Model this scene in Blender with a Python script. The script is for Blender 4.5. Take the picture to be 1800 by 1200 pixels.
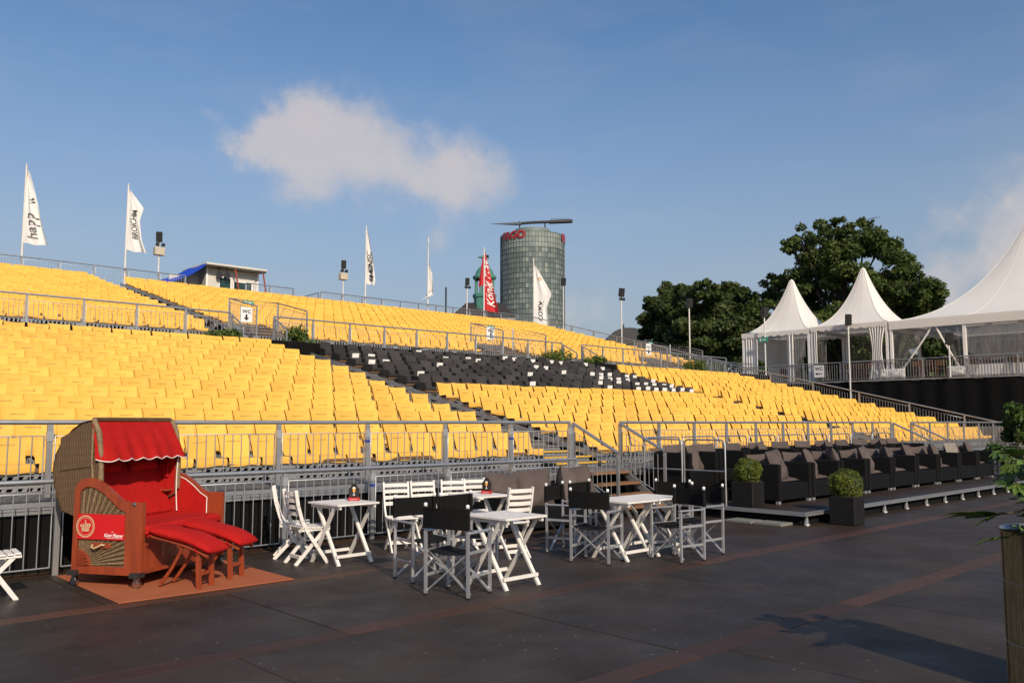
import bpy, math, random
import numpy as np
from mathutils import Vector, Matrix

random.seed(7)
rng = np.random.default_rng(7)
for o in list(bpy.data.objects):
    bpy.data.objects.remove(o)
scene = bpy.context.scene
COL = scene.collection
R = math.radians

# ------------------------------------------------------------------ camera
EYE = 1.70
YAW = R(46.8)                       # view direction measured from +X towards +Y
PITCH = math.atan(142 / 1500.0)
cam_data = bpy.data.cameras.new('camera')
cam_data.sensor_width = 36.0
cam_data.lens = 30.0
cam_data.clip_start = 0.05
cam_data.clip_end = 6000.0
cam = bpy.data.objects.new('camera', cam_data)
COL.objects.link(cam)
cam.location = (0, 0, EYE)
cam.rotation_euler = (R(90) + PITCH, 0, YAW - R(90))
scene.camera = cam

# ------------------------------------------------------------------ light
SUN_EL = R(33)
SUN_B = R(24)                       # sun stands behind the camera, this far to its right
fwx, fwy = math.cos(YAW), math.sin(YAW)
rtx, rty = math.sin(YAW), -math.cos(YAW)
sx = -fwx * math.cos(SUN_B) + rtx * math.sin(SUN_B)
sy = -fwy * math.cos(SUN_B) + rty * math.sin(SUN_B)
SUN_DIR = Vector((sx * math.cos(SUN_EL), sy * math.cos(SUN_EL), math.sin(SUN_EL)))
sun_data = bpy.data.lights.new('sun', 'SUN')
sun_data.energy = 4.3
sun_data.angle = R(0.53)
sun_data.color = (1.0, 0.86, 0.68)
sun = bpy.data.objects.new('sun', sun_data)
COL.objects.link(sun)
sun.rotation_euler = SUN_DIR.to_track_quat('Z', 'Y').to_euler()

world = bpy.data.worlds.new('World')
scene.world = world
world.use_nodes = True
wn = world.node_tree.nodes
wl = world.node_tree.links
wn.clear()


def wnode(t, **kw):
    n = wn.new(t)
    for k, v in kw.items():
        setattr(n, k, v)
    return n


def wmath(op, a, b=None, c=None, clamp=False):
    n = wn.new('ShaderNodeMath')
    n.operation = op
    n.use_clamp = clamp
    for i, v in enumerate((a, b, c)):
        if v is None:
            continue
        if isinstance(v, (int, float)):
            n.inputs[i].default_value = v
        else:
            wl.new(v, n.inputs[i])
    return n.outputs[0]


sky = wnode('ShaderNodeTexSky', sky_type='NISHITA')
sky.sun_disc = False
sky.sun_elevation = SUN_EL
sky.sun_rotation = math.atan2(SUN_DIR.x, SUN_DIR.y)
sky.air_density = 1.0
sky.dust_density = 1.1
sky.ozone_density = 2.5
sky.altitude = 50
tc = wnode('ShaderNodeTexCoord')
geo = tc.outputs['Generated']


def px_dir(px, py):
    """direction in the world seen at a spot of the sky"""
    cp, sp = math.cos(PITCH), math.sin(PITCH)
    f = Vector((fwx * cp, fwy * cp, sp))
    u = Vector((-fwx * sp, -fwy * sp, cp))
    r = Vector((rtx, rty, 0))
    return (f + r * ((px - 900) / 1500) - u * ((py - 600) / 1500)).normalized()


# soft cumulus puffs: distorted gaussian blobs round a few directions in the sky
nz = wnode('ShaderNodeTexNoise')
nz.inputs['Scale'].default_value = 17.0
nz.inputs['Detail'].default_value = 7.0
nz.inputs['Roughness'].default_value = 0.62
wl.new(geo, nz.inputs['Vector'])
sub = wnode('ShaderNodeVectorMath', operation='SUBTRACT')
wl.new(nz.outputs['Color'], sub.inputs[0])
sub.inputs[1].default_value = (0.5, 0.5, 0.5)
scl = wnode('ShaderNodeVectorMath', operation='SCALE')
wl.new(sub.outputs[0], scl.inputs[0])
scl.inputs['Scale'].default_value = 0.045
addv = wnode('ShaderNodeVectorMath', operation='ADD')
wl.new(geo, addv.inputs[0])
wl.new(scl.outputs[0], addv.inputs[1])
total = None
# (direction, angular radius, weight); the last ones lie outside the photograph, as the sky goes on
puffs = [(px_dir(572, 236), .056, 1.05), (px_dir(510, 250), .046, .85), (px_dir(450, 264), .034, .8), (px_dir(412, 268), .020, .5),
         (px_dir(640, 248), .044, .85), (px_dir(700, 275), .034, .36),
         (px_dir(790, 296), .042, .9), (px_dir(850, 312), .034, .75), (px_dir(895, 316), .020, .5), (px_dir(740, 305), .036, .38),
         (px_dir(610, 328), .042, .26), (px_dir(690, 335), .040, .28), (px_dir(790, 348), .042, .34), (px_dir(510, 315), .036, .26), (px_dir(372, 210), .013, .4),
         (px_dir(1740, 460), .075, .50), (px_dir(1840, 425), .085, .6), (px_dir(1660, 510), .045, .36), (px_dir(1600, 560), .04, .2),
         (px_dir(1050, 555), .050, .40), (px_dir(775, 432), .020, .36), (px_dir(1010, 545), .026, .3),
         (px_dir(-700, 300), .08, .8), (px_dir(-780, 320), .07, .7), (px_dir(-1500, 250), .10, .8), (px_dir(3000, 250), .09, .8), (px_dir(3100, 270), .08, .7)]
for d, rad, wgt in puffs:
    dn = wnode('ShaderNodeVectorMath', operation='DISTANCE')
    wl.new(addv.outputs[0], dn.inputs[0])
    dn.inputs[1].default_value = d
    q = wmath('DIVIDE', dn.outputs['Value'], rad)
    q = wmath('MULTIPLY', q, q)
    q = wmath('MULTIPLY', q, -1.1)
    q = wmath('EXPONENT', q)
    q = wmath('MULTIPLY', q, wgt)
    total = q if total is None else wmath('ADD', total, q)
# thin high veil everywhere
mp = wnode('ShaderNodeMapping')
mp.inputs['Scale'].default_value = (2.2, 2.2, 7.0)
mp.inputs['Rotation'].default_value = (0.2, 0.35, 0.4)
wl.new(geo, mp.inputs['Vector'])
nv = wnode('ShaderNodeTexNoise')
nv.inputs['Scale'].default_value = 2.4
nv.inputs['Detail'].default_value = 6.0
nv.inputs['Roughness'].default_value = 0.55
wl.new(mp.outputs[0], nv.inputs['Vector'])
veil = wnode('ShaderNodeMapRange')
veil.inputs['From Min'].default_value = 0.48
veil.inputs['From Max'].default_value = 0.85
veil.inputs['To Max'].default_value = 0.11
wl.new(nv.outputs['Fac'], veil.inputs['Value'])
cl = wnode('ShaderNodeMapRange', interpolation_type='SMOOTHSTEP')
cl.inputs['From Min'].default_value = 0.12
cl.inputs['From Max'].default_value = 1.45
cl.inputs['To Max'].default_value = 0.78
# billowing: the same noise eats into the puffs
bil = wmath('MULTIPLY', wmath('SUBTRACT', nz.outputs['Fac'], 0.5), 2.3)
total = wmath('ADD', total, wmath('MULTIPLY', bil, wmath('MINIMUM', wmath('MULTIPLY', total, 2.0), 1.0)))
wl.new(total, cl.inputs['Value'])
mask = wmath('ADD', cl.outputs[0], veil.outputs[0], clamp=True)
mixc = wnode('ShaderNodeMix', data_type='RGBA')
wl.new(mask, mixc.inputs['Factor'])
hsv = wnode('ShaderNodeHueSaturation')
hsv.inputs['Saturation'].default_value = 1.12
hsv.inputs['Value'].default_value = 1.0
wl.new(sky.outputs[0], hsv.inputs['Color'])
# summer haze: the sky pales to a grey blue towards the horizon, all the way round
sepz = wnode('ShaderNodeSeparateXYZ')
wl.new(geo, sepz.inputs[0])
hzr = wnode('ShaderNodeMapRange', interpolation_type='SMOOTHSTEP')
hzr.inputs['From Min'].default_value = -0.05
hzr.inputs['From Max'].default_value = 0.48
hzr.inputs['To Min'].default_value = 0.95
hzr.inputs['To Max'].default_value = 0.0
wl.new(sepz.outputs['Z'], hzr.inputs['Value'])
hzm = wnode('ShaderNodeMix', data_type='RGBA')
wl.new(hzr.outputs[0], hzm.inputs['Factor'])
wl.new(hsv.outputs[0], hzm.inputs['A'])
hzm.inputs['B'].default_value = (2.6, 2.9, 3.35, 1)
wl.new(hzm.outputs['Result'], mixc.inputs['A'])
mixc.inputs['B'].default_value = (5.0, 4.6, 4.55, 1)
bg = wnode('ShaderNodeBackground')
bg.inputs['Strength'].default_value = 0.125
wl.new(mixc.outputs['Result'], bg.inputs['Color'])
wo = wnode('ShaderNodeOutputWorld')
wl.new(bg.outputs[0], wo.inputs['Surface'])

scene.view_settings.view_transform = 'Standard'
scene.view_settings.look = 'None'
scene.view_settings.gamma = 1.0
scene.view_settings.exposure = 0.0
scene.view_settings.use_curve_mapping = False
scene.render.engine = 'CYCLES'


# ------------------------------------------------------------------ pixel helpers (used once, to find real positions)
def proj(p):
    d = Vector(p) - Vector((0, 0, EYE))
    cp, sp = math.cos(PITCH), math.sin(PITCH)
    f = Vector((fwx * cp, fwy * cp, sp))
    u = Vector((-fwx * sp, -fwy * sp, cp))
    r = Vector((rtx, rty, 0))
    z = d.dot(f)
    if z < 0.1:
        return (-9999, -9999)
    return (900 + 1500 * d.dot(r) / z, 600 - 1500 * d.dot(u) / z)


def on_y(px, py, Y):
    d = px_dir(px, py)
    t = Y / d.y
    return Vector((d.x * t, Y, EYE + d.z * t))


def on_x(px, py, X):
    d = px_dir(px, py)
    t = X / d.x
    return Vector((X, d.y * t, EYE + d.z * t))


def at_dist(px, py, D):
    d = px_dir(px, py)
    t = D / math.hypot(d.x, d.y)
    return Vector((d.x * t, d.y * t, EYE + d.z * t))


# ------------------------------------------------------------------ materials
def s2l(c):
    return tuple(((v / 255) / 12.92 if v / 255 <= 0.04045 else ((v / 255 + 0.055) / 1.055) ** 2.4) for v in c)


MATS = {}


def mat(name, c1, c2=None, rough=0.6, metal=0.0, scale=6.0, detail=5.0, bump=0.0, bscale=None, rand=0.0,
        spec=None, stretch=None, sheen=0.0, trans=0.0, alpha=1.0, rvar=0.0, attr=None, coat=0.0, subsurf=0.0):
    """principled material whose colour wanders between c1 and c2 by noise; rand = brightness spread per object"""
    if name in MATS:
        return MATS[name]
    m = bpy.data.materials.new(name)
    m.use_nodes = True
    nt = m.node_tree
    N, L = nt.nodes, nt.links
    b = N['Principled BSDF']
    c2 = c2 or tuple(v * 0.8 for v in c1)
    t = N.new('ShaderNodeTexCoord')
    src = t.outputs['Object']
    if stretch:
        mpn = N.new('ShaderNodeMapping')
        mpn.inputs['Scale'].default_value = stretch
        L.new(src, mpn.inputs['Vector'])
        src = mpn.outputs[0]
    n = N.new('ShaderNodeTexNoise')
    n.inputs['Scale'].default_value = scale
    n.inputs['Detail'].default_value = detail
    n.inputs['Roughness'].default_value = 0.6
    L.new(src, n.inputs['Vector'])
    ramp = N.new('ShaderNodeMapRange')
    ramp.inputs['From Min'].default_value = 0.3
    ramp.inputs['From Max'].default_value = 0.7
    L.new(n.outputs['Fac'], ramp.inputs['Value'])
    mx = N.new('ShaderNodeMix')
    mx.data_type = 'RGBA'
    mx.inputs['A'].default_value = (*c1, 1)
    mx.inputs['B'].default_value = (*c2, 1)
    L.new(ramp.outputs[0], mx.inputs['Factor'])
    out = mx.outputs['Result']
    if rand or attr:
        if attr:
            rn = N.new('ShaderNodeAttribute')
            rn.attribute_name = attr
            rsrc = rn.outputs['Fac']
        else:
            rn = N.new('ShaderNodeObjectInfo')
            rsrc = rn.outputs['Random']
        rm = N.new('ShaderNodeMapRange')
        rm.inputs['To Min'].default_value = 1 - rand
        rm.inputs['To Max'].default_value = 1 + rand
        L.new(rsrc, rm.inputs['Value'])
        h = N.new('ShaderNodeHueSaturation')
        L.new(rm.outputs[0], h.inputs['Value'])
        L.new(out, h.inputs['Color'])
        out = h.outputs[0]
    L.new(out, b.inputs['Base Color'])
    b.inputs['Roughness'].default_value = rough
    if rvar:
        rr = N.new('ShaderNodeMapRange')
        rr.inputs['To Min'].default_value = rough - rvar
        rr.inputs['To Max'].default_value = rough + rvar
        L.new(n.outputs['Fac'], rr.inputs['Value'])
        L.new(rr.outputs[0], b.inputs['Roughness'])
    b.inputs['Metallic'].default_value = metal
    if spec is not None:
        b.inputs['Specular IOR Level'].default_value = spec
    if sheen:
        b.inputs['Sheen Weight'].default_value = sheen
    if coat:
        b.inputs['Coat Weight'].default_value = coat
    if trans:
        b.inputs['Transmission Weight'].default_value = trans
    if alpha < 1:
        b.inputs['Alpha'].default_value = alpha
    if bump:
        n2 = N.new('ShaderNodeTexNoise')
        n2.inputs['Scale'].default_value = bscale or scale * 4
        n2.inputs['Detail'].default_value = 4
        L.new(src, n2.inputs['Vector'])
        bm_ = N.new('ShaderNodeBump')
        bm_.inputs['Strength'].default_value = bump
        bm_.inputs['Distance'].default_value = 0.02
        L.new(n2.outputs['Fac'], bm_.inputs['Height'])
        L.new(bm_.outputs[0], b.inputs['Normal'])
    MATS[name] = m
    return m


# ------------------------------------------------------------------ mesh helpers
class MB:
    def __init__(self):
        self.v = []
        self.f = []
        self.sm = []

    def add(self, vs, fs, smooth=False):
        o = len(self.v)
        self.v.extend([tuple(p) for p in vs])
        self.f.extend([tuple(i + o for i in f) for f in fs])
        self.sm.extend([smooth] * len(fs))
        return self

    def box(self, lo, hi, M=None):
        x0, y0, z0 = lo
        x1, y1, z1 = hi
        vs = [(x0, y0, z0), (x1, y0, z0), (x1, y1, z0), (x0, y1, z0), (x0, y0, z1), (x1, y0, z1), (x1, y1, z1), (x0, y1, z1)]
        if M is not None:
            vs = [M @ Vector(p) for p in vs]
        return self.add(vs, [(3, 2, 1, 0), (4, 5, 6, 7), (0, 1, 5, 4), (1, 2, 6, 5), (2, 3, 7, 6), (3, 0, 4, 7)])

    def bbox(self, lo, hi, b=0.01, M=None):
        """box with chamfered vertical and horizontal edges"""
        x0, y0, z0 = lo
        x1, y1, z1 = hi
        b = min(b, (x1 - x0) * .45, (y1 - y0) * .45, (z1 - z0) * .45)
        vs = []
        for z, i in ((z0, b), (z0 + b, 0), (z1 - b, 0), (z1, b)):
            a = x0 + i
            c = x1 - i
            d = y0 + i
            e = y1 - i
            k = b if i == 0 else b * .6
            vs += [(a + k, d, z), (c - k, d, z), (c, d + k, z), (c, e - k, z), (c - k, e, z), (a + k, e, z), (a, e - k, z), (a, d + k, z)]
        if M is not None:
            vs = [M @ Vector(p) for p in vs]
        fs = [tuple(range(7, -1, -1)), tuple(range(24, 32))]
        for r in range(3):
            for i in range(8):
                j = (i + 1) % 8
                fs.append((r * 8 + i, r * 8 + j, r * 8 + 8 + j, r * 8 + 8 + i))
        return self.add(vs, fs)

    def bar(self, p0, p1, w, h, upv=(0, 0, 1)):
        """rectangular bar from p0 to p1; w sideways, h along upv"""
        p0 = Vector(p0)
        p1 = Vector(p1)
        d = (p1 - p0).normalized()
        u = Vector(upv)
        s = d.cross(u)
        if s.length < 1e-4:
            s = d.cross(Vector((1, 0, 0)))
        s.normalize()
        u = s.cross(d).normalized()
        vs = []
        for p in (p0, p1):
            for a, b in ((-1, -1), (1, -1), (1, 1), (-1, 1)):
                vs.append(p + s * (a * w / 2) + u * (b * h / 2))
        return self.add(vs, [(3, 2, 1, 0), (4, 5, 6, 7), (0, 1, 5, 4), (1, 2, 6, 5), (2, 3, 7, 6), (3, 0, 4, 7)])

    def tube(self, pts, r, n=8, caps=True, smooth=True):
        pts = [Vector(p) for p in pts]
        if isinstance(r, (int, float)):
            r = [r] * len(pts)
        vs = []
        prev = None
        for i, p in enumerate(pts):
            if i == 0:
                d = pts[1] - pts[0]
            elif i == len(pts) - 1:
                d = pts[-1] - pts[-2]
            else:
                d = (pts[i + 1] - pts[i]).normalized() + (pts[i] - pts[i - 1]).normalized()
            d.normalize()
            if prev is None:
                a = d.cross(Vector((0, 0, 1)))
                if a.length < 1e-3:
                    a = d.cross(Vector((1, 0, 0)))
            else:
                a = prev - d * prev.dot(d)
            a.normalize()
            prev = a
            b = d.cross(a)
            for k in range(n):
                t = 2 * math.pi * k / n
                vs.append(p + (a * math.cos(t) + b * math.sin(t)) * r[i])
        fs = []
        for i in range(len(pts) - 1):
            for k in range(n):
                k2 = (k + 1) % n
                fs.append((i * n + k, i * n + k2, (i + 1) * n + k2, (i + 1) * n + k))
        self.add(vs, fs, smooth)
        if caps:
            m = len(pts) - 1
            self.add(vs[:n], [tuple(range(n - 1, -1, -1))])
            self.add(vs[m * n:], [tuple(range(n))])
        return self

    def lathe(self, prof, n=16, c=(0, 0), smooth=True):
        vs = []
        for (r, z) in prof:
            for k in range(n):
                t = 2 * math.pi * k / n
                vs.append((c[0] + r * math.cos(t), c[1] + r * math.sin(t), z))
        fs = []
        for i in range(len(prof) - 1):
            for k in range(n):
                k2 = (k + 1) % n
                fs.append((i * n + k, i * n + k2, (i + 1) * n + k2, (i + 1) * n + k))
        return self.add(vs, fs, smooth)

    def grid(self, fn, nu, nv, smooth=True, flip=False):
        vs = [fn(i / nu, j / nv) for j in range(nv + 1) for i in range(nu + 1)]
        fs = []
        for j in range(nv):
            for i in range(nu):
                a = j * (nu + 1) + i
                q = (a, a + 1, a + nu + 2, a + nu + 1)
                fs.append(q[::-1] if flip else q)
        return self.add(vs, fs, smooth)

    def prism(self, poly, t0, t1, axis='x', M=None):
        """extrude a 2-d outline along an axis; poly gives the two other coordinates"""
        def P(a, b, t):
            return {'x': (t, a, b), 'y': (a, t, b), 'z': (a, b, t)}[axis]
        n = len(poly)
        vs = [P(a, b, t0) for a, b in poly] + [P(a, b, t1) for a, b in poly]
        if M is not None:
            vs = [M @ Vector(p) for p in vs]
        fs = [tuple(range(n - 1, -1, -1)), tuple(range(n, 2 * n))]
        for i in range(n):
            j = (i + 1) % n
            fs.append((i, j, n + j, n + i))
        return self.add(vs, fs)

    def mesh(self, name):
        me = bpy.data.meshes.new(name)
        me.from_pydata(self.v, [], self.f)
        me.polygons.foreach_set('use_smooth', self.sm)
        me.update()
        return me

    def build(self, name, m, parent=None, loc=None, rz=None, fix=True):
        me = self.mesh(name)
        if fix:
            fix_normals(me)
        return put(name, me, m, parent, loc, rz)


def fix_normals(me):
    import bmesh
    bm = bmesh.new()
    bm.from_mesh(me)
    bmesh.ops.recalc_face_normals(bm, faces=bm.faces)
    bm.to_mesh(me)
    bm.free()


def put(name, me, m=None, parent=None, loc=None, rz=None):
    if m is not None and len(me.materials) == 0:
        me.materials.append(m)
    o = bpy.data.objects.new(name, me)
    COL.objects.link(o)
    if parent is not None:
        o.parent = parent
    if loc is not None:
        o.location = loc
    if rz is not None:
        o.rotation_euler = (0, 0, rz)
    return o


def fast_mesh(name, V, Fq):
    """quads from numpy arrays"""
    me = bpy.data.meshes.new(name)
    V = np.asarray(V, dtype=np.float32)
    Fq = np.asarray(Fq, dtype=np.int32)
    k = Fq.shape[1]
    me.vertices.add(len(V))
    me.vertices.foreach_set('co', V.ravel())
    me.loops.add(Fq.size)
    me.loops.foreach_set('vertex_index', Fq.ravel())
    me.polygons.add(len(Fq))
    me.polygons.foreach_set('loop_start', np.arange(len(Fq), dtype=np.int32) * k)
    me.update(calc_edges=True)
    me.validate()
    return me


def tag(o, label=None, cat=None, group=None, kind=None):
    if label:
        o['label'] = label
    if cat:
        o['category'] = cat
    if group:
        o['group'] = group
    if kind:
        o['kind'] = kind
    return o


def thing(name, label, cat, loc=(0, 0, 0), rz=0.0, group=None):
    o = bpy.data.objects.new(name, None)
    o.empty_display_size = 0.2
    COL.objects.link(o)
    o.location = loc
    o.rotation_euler = (0, 0, rz)
    return tag(o, label, cat, group)


def dup(root, loc=None, rz=None, label=None, group=None):
    r = root.copy()
    COL.objects.link(r)
    if loc is not None:
        r.location = loc
    if rz is not None:
        r.rotation_euler = (0, 0, rz)
    if label:
        r['label'] = label
    if group:
        r['group'] = group
    for ch in list(root.children):
        c = ch.copy()
        COL.objects.link(c)
        c.parent = r
        for g in list(ch.children):
            d = g.copy()
            COL.objects.link(d)
            d.parent = c
    return r


def text_geo(s, size=1.0, shear=0.0, bold=0.0):
    cu = bpy.data.curves.new('lettering', 'FONT')
    cu.body = s
    cu.size = size
    cu.shear = shear
    cu.resolution_u = 3
    cu.offset = bold
    ob = bpy.data.objects.new('lettering', cu)
    COL.objects.link(ob)
    dg = bpy.context.evaluated_depsgraph_get()
    dg.update()
    me = ob.evaluated_get(dg).to_mesh()
    V = [tuple(v.co) for v in me.vertices]
    Fs = [tuple(p.vertices) for p in me.polygons]
    ob.evaluated_get(dg).to_mesh_clear()
    bpy.data.objects.remove(ob)
    bpy.data.curves.remove(cu)
    return V, Fs


ORD = ['first', 'second', 'third', 'fourth', 'fifth', 'sixth', 'seventh', 'eighth', 'ninth', 'tenth', 'eleventh', 'twelfth',
       'thirteenth', 'fourteenth', 'fifteenth', 'sixteenth', 'seventeenth', 'eighteenth', 'nineteenth', 'twentieth',
       'twenty-first', 'twenty-second', 'twenty-third', 'twenty-fourth', 'twenty-fifth', 'twenty-sixth', 'twenty-seventh',
       'twenty-eighth', 'twenty-ninth', 'thirtieth']

GALV = mat('galvanised_steel', (.50, .51, .52), (.36, .37, .38), rough=.42, metal=.75, scale=9, rvar=.12)
STEEL = mat('worn_steel', (.42, .42, .42), (.30, .30, .30), rough=.5, metal=.6, scale=7, rvar=.1)
ALU = mat('aluminium', (.66, .66, .66), (.52, .52, .53), rough=.38, metal=.7, scale=12, rvar=.1)
BLACKCLOTH = mat('black_cloth', (.004, .004, .0042), (.007, .0068, .0068), rough=.9, spec=.15, scale=3, bump=.2, bscale=30)
BLACKFAB = mat('black_canvas', (.004, .004, .0042), (.007, .0068, .0066), rough=.85, spec=.2, scale=20, bump=.25, bscale=220)
PLANKM = mat('brown_plank', (.20, .105, .05), (.10, .055, .03), rough=.7, scale=3, stretch=(1, 12, 12), bump=.2)
TREADM = mat('grey_tread', (.16, .155, .15), (.09, .088, .085), rough=.75, scale=5)
DARKM = mat('dark_steel', (.03, .03, .032), (.018, .018, .018), rough=.6, scale=5)
BLACKPL = mat('black_plastic', (.012, .012, .013), (.02, .02, .02), rough=.45, scale=8)
WHITEP = mat('white_paint_wood', (.78, .75, .70), (.66, .62, .57), rough=.5, scale=9, bump=.12, bscale=60, stretch=(1, 1, 1))
YELPAINT = mat('yellow_paint', (.72, .42, .03), (.55, .30, .02), rough=.6, scale=14)
BLUEPL = mat('blue_plastic', (.02, .05, .30), (.02, .04, .22), rough=.4)

# ================================================================== SETTING: ground and stage floor
GROUNDM = mat('ground_grass_gravel', (.06, .07, .03), (.10, .09, .065), rough=.95, scale=.35, bump=.3)
g = MB()
g.add([(-3000, -3000, -.34), (3000, -3000, -.34), (3000, 3000, -.34), (-3000, 3000, -.34)], [(0, 1, 2, 3)])
tag(g.build('ground', GROUNDM, fix=False), kind='structure')


def floor_material():
    m = bpy.data.materials.new('film_faced_panel')
    m.use_nodes = True
    N, L = m.node_tree.nodes, m.node_tree.links
    b = N['Principled BSDF']
    t = N.new('ShaderNodeTexCoord')
    oi = N.new('ShaderNodeObjectInfo')
    ad = N.new('ShaderNodeVectorMath')
    ad.operation = 'ADD'
    L.new(t.outputs['Object'], ad.inputs[0])
    L.new(oi.outputs['Location'], ad.inputs[1])

    def noise(scale, detail, st=None):
        n = N.new('ShaderNodeTexNoise')
        n.inputs['Scale'].default_value = scale
        n.inputs['Detail'].default_value = detail
        n.inputs['Roughness'].default_value = .62
        src = ad.outputs[0]
        if st:
            mp_ = N.new('ShaderNodeMapping')
            mp_.inputs['Scale'].default_value = st
            L.new(src, mp_.inputs['Vector'])
            src = mp_.outputs[0]
        L.new(src, n.inputs['Vector'])
        return n.outputs['Fac']

    def rng_(v, a, b_, c=0., d=1.):
        r = N.new('ShaderNodeMapRange')
        r.inputs['From Min'].default_value = a
        r.inputs['From Max'].default_value = b_
        r.inputs['To Min'].default_value = c
        r.inputs['To Max'].default_value = d
        L.new(v, r.inputs['Value'])
        return r.outputs[0]

    def mix(f, a, b_):
        x = N.new('ShaderNodeMix')
        x.data_type = 'RGBA'
        L.new(f, x.inputs['Factor'])
        for k, v in (('A', a), ('B', b_)):
            if isinstance(v, tuple):
                x.inputs[k].default_value = (*v, 1)
            else:
                L.new(v, x.inputs[k])
        return x.outputs['Result']
    base = mix(oi.outputs['Random'], (.036, .022, .015), (.028, .023, .019))
    base = mix(rng_(noise(.9, 6), .45, .62, 0, .8), base, (.050, .037, .027))      # trodden dust
    base = mix(rng_(noise(5, 6, (1, 6, 1)), .55, .85, 0, .5), base, (.045, .038, .032))   # scuffs
    vo = N.new('ShaderNodeTexVoronoi')
    vo.voronoi_dimensions = '2D'
    vo.inputs['Scale'].default_value = 5.0
    L.new(ad.outputs[0], vo.inputs['Vector'])
    spot = rng_(vo.outputs['Distance'], .025, .06, 1, 0)
    sel = N.new('ShaderNodeSeparateColor')
    L.new(vo.outputs['Color'], sel.inputs[0])
    keep = rng_(sel.outputs[0], .64, 1.0)
    mu = N.new('ShaderNodeMath')
    mu.operation = 'MULTIPLY'
    L.new(spot, mu.inputs[0])
    L.new(keep, mu.inputs[1])
    base = mix(rng_(noise(2.6, 7), .60, .66, 0, .45), base, (.012, .010, .010))         # damp, worn patches
    base = mix(mu.outputs[0], base, (.20, .19, .17))                       # white specks of paint and grit
    L.new(base, b.inputs['Base Color'])
    L.new(rng_(noise(1.6, 5), .3, .7, .42, .64), b.inputs['Roughness'])
    b.inputs['Specular IOR Level'].default_value = .22
    bp = N.new('ShaderNodeBump')
    bp.inputs['Strength'].default_value = .12
    bp.inputs['Distance'].default_value = .01
    L.new(noise(90, 3), bp.inputs['Height'])
    L.new(bp.outputs[0], b.inputs['Normal'])
    return m


FLOORM = floor_material()
STRIPM = mat('red_brown_strip', (.082, .034, .018), (.044, .024, .015), rough=.55, scale=2.2, rand=.45, bump=.15, bscale=40, spec=.35)
stage = MB()
stage.box((-9, -9, -.34), (46, 11.6, -.03))
stage_o = tag(stage.build('stage_floor', DARKM), kind='structure')
PW = 2.5
pm = MB()
pm.bbox((0.006, 0.006, -.029), (PW - .006, 2.094, 0), .004)
pmesh = pm.mesh('floor_panel')
fix_normals(pmesh)
pmesh.materials.append(FLOORM)
sm_ = MB()
sm_.bbox((0.003, 0.003, -.029), (PW - .003, .212, .0005), .003)
smesh = sm_.mesh('floor_strip')
fix_normals(smesh)
smesh.materials.append(STRIPM)
y = 3.72 - 2.316 * 4
k = 0
offs = [.4, 1.9, .9, 2.2, 1.92, .39, 1.83, .6, 1.4]
while y < 10.7:
    x = -9 + (offs[k % 9] % PW)
    while x < 42:
        if math.hypot(x, y) < 50 and (x * fwx + y * fwy) > -3.5:
            o = put('floor_panel', pmesh, None, stage_o, (x, y + .216, random.uniform(-.0015, .0015)))
            o2 = put('floor_strip', smesh, None, stage_o, (x, y, random.uniform(-.001, .001)))
        x += PW
    y += 2.316
    k += 1

# ================================================================== GRANDSTAND
LX0 = -1.0
LY, LZ, LP, LR, LN = 12.02, 1.12, .85, .203, 14
UY, UZ, UP_, UR, UN = 27.9, 4.81, .85, .217, 16
XA, XB, XC, XD, XE, XU = 12.15, 13.75, 26.6, 28.2, 37.7, 41.1     # block edges
DECK_Z = 4.2
stand = thing('grandstand', 'long galvanised grandstand with brown plank rows rising behind the barriers', 'grandstand')


def slotted(x0, x1, Y, z0, z1, pitch=.115, slat=.05, slant=.0):
    m = MB()
    h = z1 - z0
    m.box((x0, Y, z1 - .045), (x1, Y + .03, z1))
    m.box((x0, Y, z0), (x1, Y + .03, z0 + .04))
    n = int((x1 - x0) / pitch)
    for i in range(n):
        if i % 13 in (0, 1):
            xx = x0 + i * pitch
            m.box((xx, Y + .004, z0 + .04), (xx + pitch, Y + .022, z1 - .045))
            continue
        xx = x0 + i * pitch
        a, b = (xx, Y + .004, z0 + .04), (xx + slat, Y + .022, z1 - .045)
        s = slant
        vs = [(a[0], a[1], a[2]), (b[0], a[1], a[2]), (b[0], b[1], a[2]), (a[0], b[1], a[2]),
              (a[0] + s, a[1], b[2]), (b[0] + s, a[1], b[2]), (b[0] + s, b[1], b[2]), (a[0] + s, b[1], b[2])]
        m.add(vs, [(0, 1, 5, 4), (1, 2, 6, 5), (2, 3, 7, 6), (3, 0, 4, 7)])
    return m


def rows(x0, x1, Y0, Z0, P, Rr, n, first_drop):
    for i in range(n):
        Yi, Zi = Y0 + P * i, Z0 + Rr * i
        m = MB()
        m.box((x0, Yi - .02, Zi - .045), (x1, Yi + .36, Zi))
        m.build('plank', PLANKM, stand, fix=False)
        m = MB()
        m.box((x0, Yi + .38, Zi - .20), (x1, Yi + P - .005, Zi - .16))
        m.build('tread', TREADM, stand, fix=False)
        lo = Zi - .045 - (first_drop if i == 0 else (Rr + .11))
        sl = slotted(x0, x1, Yi + .02, lo, Zi - .05, slant=.03)
        sl.build('slotted_riser', STEEL, stand, fix=False)
        m = MB()
        m.box((x0, Yi + .30, lo - .25), (x1, Yi + .33, Zi - .06))
        m.build('shade_sheet', BLACKCLOTH, stand, fix=False)  # added black sheet: shade under the stand given as colour behind the slots


for a, b in ((LX0, XA), (XB, XC), (XD, XE)):
    rows(a, b, LY, LZ, LP, LR, LN, .14)
for a, b in ((5.0, XA), (XB, XU)):
    rows(a, b, UY, UZ, UP_, UR, UN, .5)
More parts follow.
